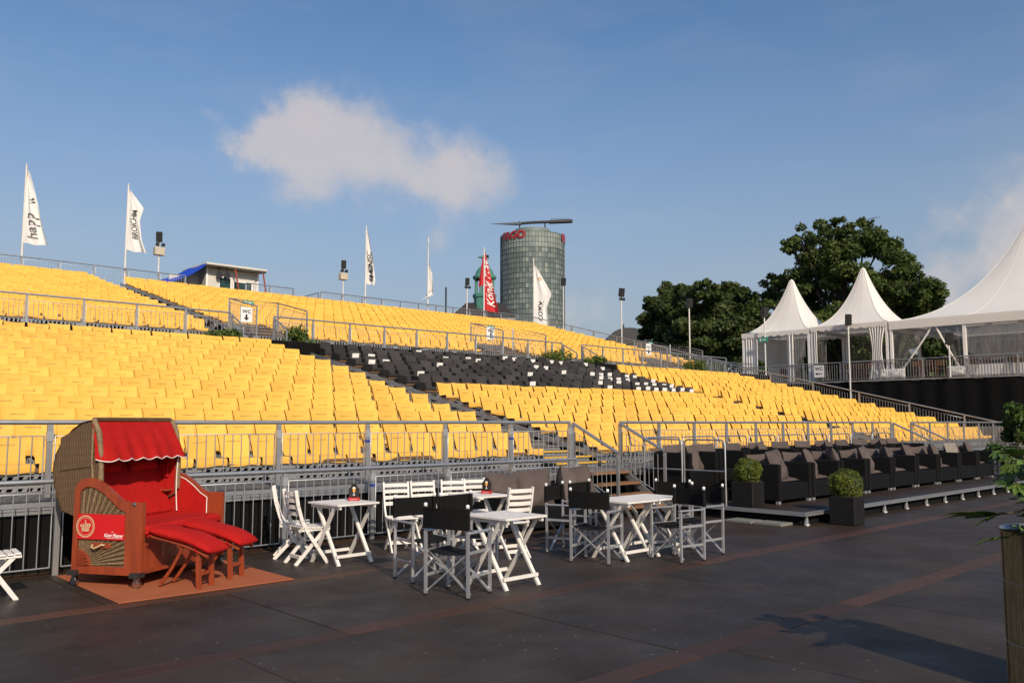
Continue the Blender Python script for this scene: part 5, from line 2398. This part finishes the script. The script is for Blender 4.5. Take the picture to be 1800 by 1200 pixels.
DZ = 3.78
TX = 42.0
deck = thing('tent_deck', 'high deck with black cloth skirt carrying the white tents', 'deck', (41.9, 4, 0))
m = MB()
m.box((0, 0, DZ - .12), (14, 22.6, DZ))
m.build('deck_floor', TREADM, deck, fix=False)
m = MB()
m.grid(lambda u, v: (-.02 + .025 * math.sin(u * 150) + .02 * math.sin(u * 61), 22.6 * u, -.3 + (DZ + .25) * v), 220, 2)
m.grid(lambda u, v: (14 * u, -.01 + .02 * math.sin(u * 90), -.3 + (DZ + .25) * v), 140, 2)
m.build('black_skirt', BLACKCLOTH, deck, fix=False)
m = MB()
m.box((-.06, 0, DZ - .06), (-.03, 22.6, DZ + .01))
m.build('edge_profile', STEEL, deck, fix=False)
barrier('barrier', 'galvanised barrier along the edge of the tent deck', [(41.95, 26.3 - 2.03 * i, DZ) for i in range(11)], .95, gap=.10, bar_r=.009)


def pagoda(x0, y0, w, ze, za, label, valance=True, sharp=2.0, tip=.10):
    t = thing('pagoda_tent', label, 'tent', (x0 + w / 2, y0 + w / 2, DZ))
    h = w / 2
    e, a = ze - DZ, za - DZ
    m = MB()
    nr, nt = 26, 20
    for k_ in range(4):
        ca, sa = [(1, 0), (0, 1), (-1, 0), (0, -1)][k_]

        def fn(u, v):
            r = tip / h + (1 - tip / h) * v
            tt = u * 2 - 1
            # rounder near the top, square at the eaves
            rr = r * (1 - .20 * (1 - r) * abs(tt) ** 2)
            x, y_ = rr * h, rr * h * tt
            z = e + (a - e) * ((1 - v) ** sharp * .86 + .14 * (1 - v) ** 1.0) + .0
            z -= .10 * (1 - abs(tt) ** 2) * math.sin(v * math.pi) * .8
            return (x * ca - y_ * sa, x * sa + y_ * ca, z)
        m.grid(fn, nt, nr, flip=True)
    m.lathe([(tip * 1.1, a - .05), (tip * .9, a + .04), (.02, a + .09)], 14)
    m.build('roof', TENTM, t, fix=False)
    for k_ in range(4):
        ca, sa = [(1, 0), (0, 1), (-1, 0), (0, -1)][k_]
        for tt in (-1.0, -.34, .34):
            pts = []
            for q in range(nr + 1):
                v = q / nr
                r = tip / h + (1 - tip / h) * v
                rr = r * (1 - .20 * (1 - r) * abs(tt) ** 2)
                x, y_ = rr * h, rr * h * tt
                z = e + (a - e) * ((1 - v) ** sharp * .86 + .14 * (1 - v)) - .10 * (1 - abs(tt) ** 2) * math.sin(v * math.pi) * .8
                pts.append((x * ca - y_ * sa, x * sa + y_ * ca, z + .004))
            sm = MB()
            sm.tube(pts, .016 if tt == -1 else .009, 5)
            sm.build('roof_seam', TENTM, t)
    m = MB()
    for k_ in range(4):
        ca, sa = [(1, 0), (0, 1), (-1, 0), (0, -1)][k_]

        def fv(u, v):
            tt = u * 2 - 1
            drop = .20 + (.07 * abs(math.sin(u * math.pi * 9)) if valance else 0)
            if not valance:
                drop = .42
            return ((h + .012) * ca - h * tt * sa, (h + .012) * sa + h * tt * ca, e - drop * v + .01)
        m.grid(fv, 90, 1, smooth=False)
    m.build('valance', TENTM, t, fix=False)
    for sx_ in (-1, 1):
        for sy_ in (-1, 1):
            m = MB()
            m.box((sx_ * (h - .08) - .06, sy_ * (h - .08) - .06, 0), (sx_ * (h - .08) + .06, sy_ * (h - .08) + .06, e))
            m.build('corner_post', PRWHITE, t, fix=False)
    m = MB()
    for s in (-1, 1):
        m.box((-h + .14, s * (h - .06) - .04, e - .16), (h - .14, s * (h - .06) + .04, e - .06))
        m.box((s * (h - .06) - .04, -h + .14, e - .16), (s * (h - .06) + .04, h - .14, e - .06))
    m.build('eave_beams', PRWHITE, t, fix=False)
    return t, h, e


def curtain(t, p0, p1, ztop, zbot, n, m_, amp=.05, pinch=1.0, name='curtain'):
    """hanging cloth between two plan points with folds; pinch < 1 gathers its middle"""
    q = MB()
    a, b = Vector((*p0, 0)), Vector((*p1, 0))
    d = (b - a)
    nrm = Vector((-d.y, d.x, 0)).normalized()

    def fn(u, v):
        g = 1 - (1 - pinch) * math.sin(v * math.pi) ** 1.2
        uu = .5 + (u - .5) * g
        return a + d * uu + nrm * (amp * math.sin(u * n * 2 * math.pi)) + Vector((0, 0, ztop + (zbot - ztop) * v))
    q.grid(lambda u, v: tuple(fn(u, v)), n * 6, 8)
    return q.build(name, m_, t, fix=False)


t1, h1, e1 = pagoda(TX, 21.85, 4.06, 6.60, 9.62, 'small white pagoda tent on the left, nearest the dark trees')
t2, h2, e2 = pagoda(TX, 17.75, 4.06, 6.66, 9.75, 'middle white pagoda tent between the small and the large tent')
t3, h3, e3 = pagoda(TX, 7.55, 10.15, 6.62, 11.45, 'large white pagoda tent at the right edge with clear window walls', valance=False, sharp=2.1, tip=.30)
# walls and curtains of the two small tents: front side is -x
curtain(t1, (-h1 + .1, h1 - .06), (h1 - .1, h1 - .06), e1 - .1, .02, 14, TENTM, .03, name='side_wall')
curtain(t1, (h1 - .1, h1 - .1), (h1 - .1, .3), e1 - .1, .02, 8, TENTM, .03, name='rear_wall')
curtain(t1, (-h1 + .05, h1 - .16), (-h1 + .05, h1 - .95), e1 - .12, .05, 5, TENTM, .06)
curtain(t1, (-h1 + .05, -h1 + 1.25), (-h1 + .05, -h1 + .2), e1 - .12, .05, 5, PVC, .06, .6)
curtain(t1, (-h1 + .02, -h1 + 1.3), (-h1 + .02, -h1 + .95), e1 - .12, .05, 2, TENTM, .05)
curtain(t2, (-h2 + .05, h2 - .16), (-h2 + .05, h2 - .95), e2 - .12, .05, 5, PVC, .06, .7)
curtain(t2, (-h2 + .02, h2 - .16), (-h2 + .02, h2 - .35), e2 - .12, .05, 2, TENTM, .05)
curtain(t2, (-h2 + .05, -h2 + 1.05), (-h2 + .05, -h2 + .15), e2 - .12, .05, 6, TENTM, .07, .55)
curtain(t2, (h2 - .1, h2 - .1), (h2 - .1, -h2 + .1), e2 - .1, .02, 10, PVC, .02, name='rear_wall')
# window walls of the large tent, two halves drawn aside
nb = 3
bay = 2 * (h3 - .14) / nb


def pvc_panel(t, y0, y1, drawn, x):
    """clear panel from y0 (left in the picture) to y1; drawn: +1 / -1 pulls its lower corner to one side, 0 closed"""
    m = MB()
    top, bot = e3 - .42, .05

    def fn(u, v):
        a, b = y0, y1
        k_ = 1 - .95 * v ** 1.1 if drawn else 1
        yy = a + (b - a) * u * k_ if drawn > 0 else b + (a - b) * (1 - u) * k_ if drawn < 0 else a + (b - a) * u
        return (x + .03 * math.sin(u * 15 + v * 4), yy, top + (bot - top) * v)
    m.grid(fn, 16, 12)
    p_ = m.build('clear_panel', PVC, t, fix=False)
    m = MB()
    uu = 1.0 if drawn > 0 else 0.0
    if drawn:
        m.tube([Vector(fn(uu, v / 10)) for v in range(11)], .05, 6)
        m.build('white_hem', TENTM, p_)
    else:
        m.box((x - .02, min(y0, y1), bot), (x + .02, max(y0, y1), bot + .5))
        m.box((x - .02, min(y0, y1), top - .12), (x + .02, max(y0, y1), top))
        m.build('white_hem', TENTM, p_)


xw = -h3 + .08
yl = h3 - .14
pvc_panel(t3, yl, yl - bay * .55, 1, xw)
pvc_panel(t3, yl - bay * .62, yl - bay, -1, xw)
pvc_panel(t3, yl - bay - .05, yl - 2 * bay, 0, xw)
pvc_panel(t3, yl - 2 * bay - .05, yl - 3 * bay, 0, xw)
for i in (1, 2):
    m = MB()
    m.box((xw - .06, yl - bay * i - .07, 0), (xw + .06, yl - bay * i + .07, e3 - .42))
    m.build('window_post', PRWHITE, t3, fix=False)
for s in (0, 1, 2):
    m = MB()
    q = h3 - .1
    m.box((q - .02, -q + 3.3 * s, 0), (q + .02, -q + 3.3 * s + 3.28, e3 - .42))
    m.build('rear_wall', TENTM, t3, fix=False)
m = MB()
m.box((-q, -q - .02, 0), (q, -q + .02, e3 - .42))
m.build('side_wall', TENTM, t3, fix=False)
# sagging lower edges drawn aside
for (tt, y_, lab) in ((t3, yl - .1, 0), (t3, yl - bay + .35, 1), (t2, -h2 + .35, 2)):
    m = MB()
    hh = h3 if tt is t3 else h2
    for k_ in range(1):
        pf_ = puff(.9, .5, .34, 8, k_ + lab, .02)
        pf_.v = [(-hh + .05 + v[2] * .6, y_ + v[0], .28 + v[1]) for v in pf_.v]
        pf_.build('gathered_cloth', TENTM, tt)
WOODT = mat('brown_table_wood', (.20, .085, .035), (.13, .055, .025), rough=.45, scale=3, stretch=(1, 8, 1))
for q_, (x, y_) in enumerate(((43.6, 19.6), (43.7, 16.2), (43.8, 14.2), (43.6, 12.0), (44.9, 24.0), (43.8, 9.9))):
    t = thing('banquet_table', 'brown wooden table on the tent deck, %s from the right behind the barrier' % ORD[(5, 3, 2, 1, 4, 0)[q_] if False else q_], 'table', (x, y_, DZ), group='tables under the tents')
    t['label'] = 'brown wooden table inside the %s' % ('middle pagoda tent', 'large tent behind its drawn window', 'large tent left of the window post', 'large tent behind the closed window', 'small left pagoda tent', 'large tent near the right picture edge')[q_]
    m = MB()
    m.bbox((-.4, -.85, .74), (.4, .85, .79), .006)
    m.build('table_top', WOODT, t)
    for sx_ in (-1, 1):
        for sy_ in (-1, 1):
            m = MB()
            m.bar((sx_ * .33, sy_ * .75, 0), (sx_ * .33, sy_ * .75, .74), .06, .06)
            m.build('leg', WOODT, t)
    for s in (-1, 1):
        for sy_ in (-1, 0, 1):
            o = thing('wooden_chair', 'wooden chair, %s %s at the table, %s' % (('near', 'middle', 'far')[sy_ + 1], 'front' if s < 0 else 'rear', ('middle pagoda tent', 'large tent by drawn window', 'large tent left of window post', 'large tent behind closed window', 'small left pagoda tent', 'large tent near picture edge')[q_]), 'chair', (x + s * .72, y_ + sy_ * .55, DZ), 0 if s < 0 else math.pi, 'wooden chairs under the tents')
            m = MB()
            m.bbox((-.2, -.2, .43), (.2, .2, .47), .006)
            m.build('seat', WOODT, o)
            m = MB()
            m.bbox((-.2, -.2, .62), (-.17, .2, .92), .006)
            m.build('backrest', WOODT, o)
            for a in (-1, 1):
                for b in (-1, 1):
                    m = MB()
                    m.bar((a * .18, b * .18, 0), (a * .18, b * .18, .43 if a > 0 else .92), .035, .035)
                    m.build('leg', WOODT, o)
bush((43.4, 15.1, DZ), .7, 1.6, 1800, .10, 'tall leafy plant inside the large tent behind the drawn window', seed=51)
bush((44.2, 23.0, DZ), .7, 1.5, 1800, .10, 'tall leafy plant inside the small left pagoda tent', seed=52)
bush((42.6, 25.2, DZ), .45, 1.3, 900, .09, 'slender plant at the left post of the small pagoda tent', seed=53)
p = on_x(1440, 652, 41.9)
wc_sign(41.88, p.y, p.z - .33, .55, .62, 'white WC sign on the deck barrier below the pagoda tents', R(-90), 'left')
p = on_x(1342, 597, 41.70)
exit_sign(41.70, p.y, p.z - .12, .55, .24, 'small green exit sign on the pole at the left pagoda tent', R(-90))

# ================================================================== TREES
BARK = mat('bark', (.055, .042, .03), (.035, .028, .02), rough=.95, scale=4, bump=.5)
TREEL = leaf_mat('tree_leaf', (.038, .064, .014), (.125, .165, .040), .34)
TREED = leaf_mat('tree_leaf_dark', (.036, .058, .016), (.095, .125, .034), .32)


def tree(label, blobs, D, trunk_px, nleaf, size, lm_, seed, depth=4.0, group='trees behind the tents'):
    r = random.Random(seed)
    base = at_dist(trunk_px, 742, D)
    base.z = -.34
    t = thing('tree', label, 'tree', base, group=group)
    cs, rs, limbs = [], [], []
    for (px, py, rp) in blobs:
        d = D + r.uniform(-1, 1) * depth
        c = at_dist(px, py, d) - base
        rad = rp / 1500 * d
        limbs.append(c)
        for _ in range(14):
            v = Vector((r.gauss(0, 1), r.gauss(0, 1), r.gauss(0, .8)))
            v = v.normalized() * rad * r.uniform(.45, .95)
            cs.append(c + v)
            s = rad * r.uniform(.30, .52)
            rs.append((s, s, s * .70))
    m = MB()
    topz = max(c.z for c in limbs)
    fork = Vector((0, 0, topz * .38))
    m.tube([(0, 0, 0), (0.1, 0, fork.z * .5), fork], [.45, .36, .30], 10)
    m.build('trunk', BARK, t)
    m = MB()
    for c in limbs:
        k1 = fork.lerp(c, .5) + Vector((r.uniform(-.4, .4), r.uniform(-.4, .4), .3))
        m.tube([fork * .9, k1, c], [.17, .10, .04], 6)
        for _ in range(4):
            e_ = c + Vector((r.gauss(0, 1), r.gauss(0, 1), r.gauss(0, .6))) * .45
            m.tube([k1.lerp(c, .7), c.lerp(e_, .5) + Vector((0, 0, .15)), e_], [.05, .03, .012], 4)
    m.build('limbs', BARK, t, fix=False)
    V, Fq, idx = leaf_cloud([tuple(c) for c in cs], rs, nleaf, size, seed, flat=.5, shell=.35, out_bias=.5)
    leaves_obj('crown', V, Fq, idx, lm_, t, seed)


tree('tall round-crowned broadleaf tree rising behind the pagoda tents',
     [(1505, 425, 42), (1455, 425, 34), (1410, 425, 26), (1388, 432, 16), (1545, 432, 36), (1440, 465, 40), (1490, 470, 46), (1560, 480, 44), (1595, 470, 22), (1600, 505, 34),
      (1632, 512, 26), (1640, 535, 20), (1580, 530, 44), (1520, 530, 50), (1455, 520, 48), (1400, 505, 36), (1370, 492, 18), (1350, 515, 26), (1395, 550, 44), (1450, 575, 50), (1530, 585, 52), (1600, 570, 40), (1340, 550, 30), (1480, 398, 18), (1520, 393, 16)],
     64, 1490, 64000, .155, TREEL, 3)
tree('dark dense tree left of the pagoda tents', [(1250, 515, 28), (1230, 540, 36), (1280, 530, 34), (1265, 575, 46), (1220, 590, 40), (1300, 590, 44), (1290, 560, 36), (1250, 620, 44), (1200, 620, 40), (1310, 630, 44), (1315, 535, 22)],
     66, 1262, 44000, .165, TREED, 4)
tree('lower dark tree at the left end of the tree group', [(1160, 530, 24), (1185, 520, 26), (1150, 560, 30), (1185, 560, 38), (1135, 585, 16), (1165, 600, 36), (1200, 545, 30), (1180, 630, 40), (1145, 625, 24), (1210, 515, 14)],
     70, 1172, 32000, .17, TREED, 5)
tree('dark tree seen through the tent openings on the right', [(1620, 620, 40), (1680, 610, 40), (1560, 630, 44), (1490, 630, 40), (1740, 620, 44), (1420, 625, 44), (1360, 620, 40), (1380, 660, 40), (1460, 660, 44), (1540, 660, 44), (1620, 660, 44), (1700, 650, 44), (1780, 640, 44), (1860, 620, 50)], 72, 1600, 34000, .24, TREED, 6)

# ================================================================== BACKGROUND BUILDINGS
# glass tower
TD = 400.0
tc_ = at_dist(936.5, 742, TD)
TR = 56.8 / 1500 * TD * 1.0
ztop = at_dist(936, 404, TD - TR).z
tw = thing('glass_tower', 'round glass office tower with red letters near its top', 'tower', (tc_.x, tc_.y, -.3))
GL = bpy.data.materials.new('tower_glass')
GL.use_nodes = True
_N, _L = GL.node_tree.nodes, GL.node_tree.links
_b = _N['Principled BSDF']
_a = _N.new('ShaderNodeAttribute')
_a.attribute_name = 'rnd'
_x = _N.new('ShaderNodeMix')
_x.data_type = 'RGBA'
_x.inputs['A'].default_value = (.095, .125, .115, 1)
_x.inputs['B'].default_value = (.30, .33, .29, 1)
_L.new(_a.outputs['Fac'], _x.inputs['Factor'])
_L.new(_x.outputs['Result'], _b.inputs['Base Color'])
_b.inputs['Roughness'].default_value = .18
_b.inputs['Specular IOR Level'].default_value = .6
MULL = mat('tower_mullion', (.085, .10, .096), (.07, .082, .08), rough=.5)
facing = math.atan2(-tc_.y, -tc_.x)
NC, NF = 64, 40
fh = 2.38
H_ = ztop + .3
V, Fq, val = [], [], []
rr = np.random.default_rng(9)
for f in range(NF):
    z1 = H_ - .5 - fh * f
    z0 = z1 - fh
    if z0 < 0:
        break
    for c in range(NC):
        a0, a1 = 2 * math.pi * c / NC, 2 * math.pi * (c + 1) / NC
        jit = rr.uniform(-.002, .002)
        i0 = len(V)
        for (a, z) in ((a0, z0), (a1, z0), (a1, z1), (a0, z1)):
            V.append(((TR + jit * 20) * math.cos(a), (TR + jit * 20) * math.sin(a), z))
        Fq.append((i0, i0 + 1, i0 + 2, i0 + 3))
        b_ = rr.beta(1.4, 3.0)
        if f < 3:
            b_ = .55 + .35 * rr.random()
        val += [b_] * 4
me = fast_mesh('glass_panes', V, Fq)
at = me.attributes.new('rnd', 'FLOAT', 'POINT')
at.data.foreach_set('value', np.array(val, np.float32))
me.materials.append(GL)
tag(put('glass_panes', me, None, tw), kind='stuff')
m = MB()
for f in range(NF):
    z = H_ - .5 - fh * f
    if z < 1:
        break
    hh = .30 if f > 2 else .12
    m.lathe([(TR - .1, z - hh / 2), (TR + .14, z - hh / 2), (TR + .14, z + hh / 2), (TR - .1, z + hh / 2)], NC, smooth=False)
m.build('floor_bands', MULL, tw, fix=False)['kind'] = 'stuff'
m = MB()
for c in range(NC):
    a = 2 * math.pi * c / NC
    d, s = Vector((math.cos(a), math.sin(a), 0)), Vector((-math.sin(a), math.cos(a), 0))
    p0 = d * (TR - .05)
    vs = []
    for z in (0, H_):
        for q, w in ((-.05, 1), (.17, 1), (.17, -1), (-.05, -1)):
            vs.append(d * (TR + q) + s * (.055 * w) + Vector((0, 0, z)))
    m.add(vs, [(0, 1, 5, 4), (1, 2, 6, 5), (2, 3, 7, 6)])
m.build('mullions', MULL, tw, fix=False)['kind'] = 'stuff'
m = MB()
m.lathe([(TR - .3, H_ - .8), (0.1, H_ - .7)], 48)
m.build('roof', MULL, tw, fix=False)
m = MB()
m.lathe([(TR * .56, H_ - 1), (TR * .56, H_ + 3.0), (.1, H_ + 3.2)], 40, smooth=False)
at_ = m.build('rooftop_drum', mat('drum_glass', (.22, .26, .24), (.17, .20, .185), rough=.25, scale=.6), tw, fix=False)
# roof crane: long tapering arm
arm = thing('roof_crane', 'dark maintenance crane arm lying across the tower roof', 'crane', (tc_.x, tc_.y, H_ - .3))
m = MB()
z0 = at_dist(936, 391, TD).z - (H_ - .3)
pL, pR = RT * (-74 / 1500 * TD), RT * (68 / 1500 * TD)
zL, zR = at_dist(862, 393.5, TD).z - (H_ - .3), at_dist(1004, 388, TD).z - (H_ - .3)
m.tube([pL + Vector((0, 0, zL)), RT * (-40 / 1500 * TD) + Vector((0, 0, zL)), RT * (-20 / 1500 * TD) + Vector((0, 0, zL + .1))], [.08, .6, .9], 6)
m.build('tapered_jib', mat('crane_grey', (.10, .12, .13), (.08, .09, .10), rough=.5), arm)
m = MB()
m.tube([RT * (-30 / 1500 * TD) + Vector((0, 0, zL)), Vector((0, 0, (zL + zR) / 2)), RT * (34 / 1500 * TD) + Vector((0, 0, zR - .3))], .7, 8)
m.build('mast', DARKM, arm)
m = MB()
m.tube([RT * (30 / 1500 * TD) + Vector((0, 0, zR - .5)), pR + Vector((0, 0, zR)), pR * 1.06 + Vector((0, 0, zR))], [.9, 1.0, .8], 10)
for q in range(9):
    k_ = 34 + q * 3.6
    c = RT * (k_ / 1500 * TD) + Vector((0, 0, zR + .6))
    m.bar(c, c + Vector((0, 0, .9)) + RT * .5, .25, .25)
m.build('counterweight', DARKM, arm)
m = MB()
for q in (-.4, .4):
    m.bar(RT * (q * TR) + Vector((0, 0, 0)), RT * (q * TR) + Vector((0, 0, zR)), .4, .4)
m.build('support', DARKM, arm)
# red letters round the cylinder
REDL = mat('red_letters', (.42, .02, .03), (.38, .02, .025), rough=.4)


def letters(s, a0, a1, z0, h):
    V, Fs = text_geo(s, 1, 0, .035)
    x0, x1 = min(v[0] for v in V), max(v[0] for v in V)
    y1 = max(v[1] for v in V)
    m = MB()
    vs = []
    for v in V:
        a = a0 + (a1 - a0) * (v[0] - x0) / (x1 - x0)
        d = -FWD * math.cos(a) + RT * math.sin(a)
        vs.append(d * (TR + .6) + Vector((0, 0, z0 + h * v[1] / y1)))
    m.add(vs, Fs)
    m.build('red_lettering', REDL, tw, fix=False)


lz = at_dist(900, 414.5, TD - TR).z + .3
letters('ERGO', R(-62), R(-13), lz - .6, 3.5)
letters('ERGO', R(60), R(109), lz - .6, 3.5)

# green copper cupola
CD = 260.0
u_ = CD / 1500
cc = at_dist(851, 742, CD)
COPPER = mat('green_copper', (.085, .25, .19), (.055, .17, .135), rough=.6, scale=1.2)
DKROOF = mat('dark_slate_roof', (.035, .028, .026), (.025, .02, .02), rough=.7, scale=2)
STONE = mat('pale_stone', (.34, .31, .26), (.28, .25, .21), rough=.8)


def zpx(y_):
    return EYE + (742 - y_) * u_ * 1.0


ch = thing('domed_building', 'dark-roofed building crowned by a green copper cupola with an eagle', 'building', (cc.x, cc.y, -.3), YAW - R(90))
m = MB()
zr0, zr1 = zpx(560) + .3, zpx(531) + .3
hw = 58 * u_
m.add([(-hw, -6, zr0), (hw, -6, zr0), (hw, 6, zr0), (-hw, 6, zr0), (-hw * .55, 0, zr1), (hw * .5, 0, zr1)], [(0, 1, 5, 4), (1, 2, 5), (2, 3, 4, 5), (3, 0, 4)])
m.build('roof', DKROOF, ch)
m = MB()
m.box((-hw + .5, -5.5, 0), (hw - .5, 5.5, zr0))
m.build('wall', STONE, ch, fix=False)


def oct_(prof, n=8):
    q = MB()
    q.lathe([(r * u_, zpx(y_) + .3) for r, y_ in prof], n, smooth=(n > 10))
    return q


oct_([(19, 552), (19, 524), (21, 522), (21, 517), (18, 515)]).build('drum_base', COPPER, ch, fix=False)
for i in range(8):
    a = 2 * math.pi * i / 8 + .39
    m = MB()
    r_c = 16 * u_
    m.tube([(r_c * math.cos(a), r_c * math.sin(a), zpx(516) + .3), (r_c * math.cos(a), r_c * math.sin(a), zpx(490) + .3)], .42, 8)
    m.build('column', COPPER, ch)
oct_([(19, 490), (21, 488), (21, 484), (17, 483), (16, 478), (13, 472), (8, 467), (4, 464), (4, 458), (2, 456), (2, 452), (.1, 452)], 16).build('dome', COPPER, ch, fix=False)
m = MB()
m.tube([(0, 0, zpx(456) + .3), (0, 0, zpx(450) + .3)], [.5, .35], 8)
m.tube([(-.2, 0, zpx(452) + .3), (-1.0, 0, zpx(449) + .3), (-2.2, 0, zpx(450) + .3)], [.5, .45, .1], 8)
for s in (-1, 1):
    m.add([(0, s * .2, zpx(451) + .3), (-.3, s * 1.4, zpx(446) + .3), (1.4, s * 2.6, zpx(449) + .3), (1.3, s * 1.0, zpx(452) + .3)], [(0, 1, 2, 3)])
m.build('eagle', COPPER, ch)

# arched dark roof behind the right end of the stand
AD = 120.0
ap = at_dist(1098, 742, AD)
au = AD / 1500
m = MB()
prof = []
for i in range(13):
    a = math.pi * i / 12
    prof.append((-math.cos(a) * 36 * au, EYE + (742 - 612 + 27 * math.sin(a) ** .8) * au))
ar = thing('arched_hall', 'dark arched hall roof behind the right end of the stand', 'building', (ap.x, ap.y, 0), YAW - R(90))
m = MB()
m.prism(prof, -6, 10, axis='y')
m.build('arched_roof', mat('hall_roof', (.03, .032, .035), (.022, .024, .026), rough=.6), ar)
m = MB()
m.box((-35 * au, -5.8, -.3), (35 * au, 9.8, prof[0][1]))
m.build('wall', mat('hall_wall', (.12, .12, .12), (.10, .10, .10), rough=.7), ar, fix=False)
m = MB()
m.tube([(0, 0, EYE + 140 * au), (0, 0, EYE + 160 * au), (0, 0, EYE + 172 * au)], [.35, .22, .04], 8)
m.build('ridge_finial', DARKM, ar)
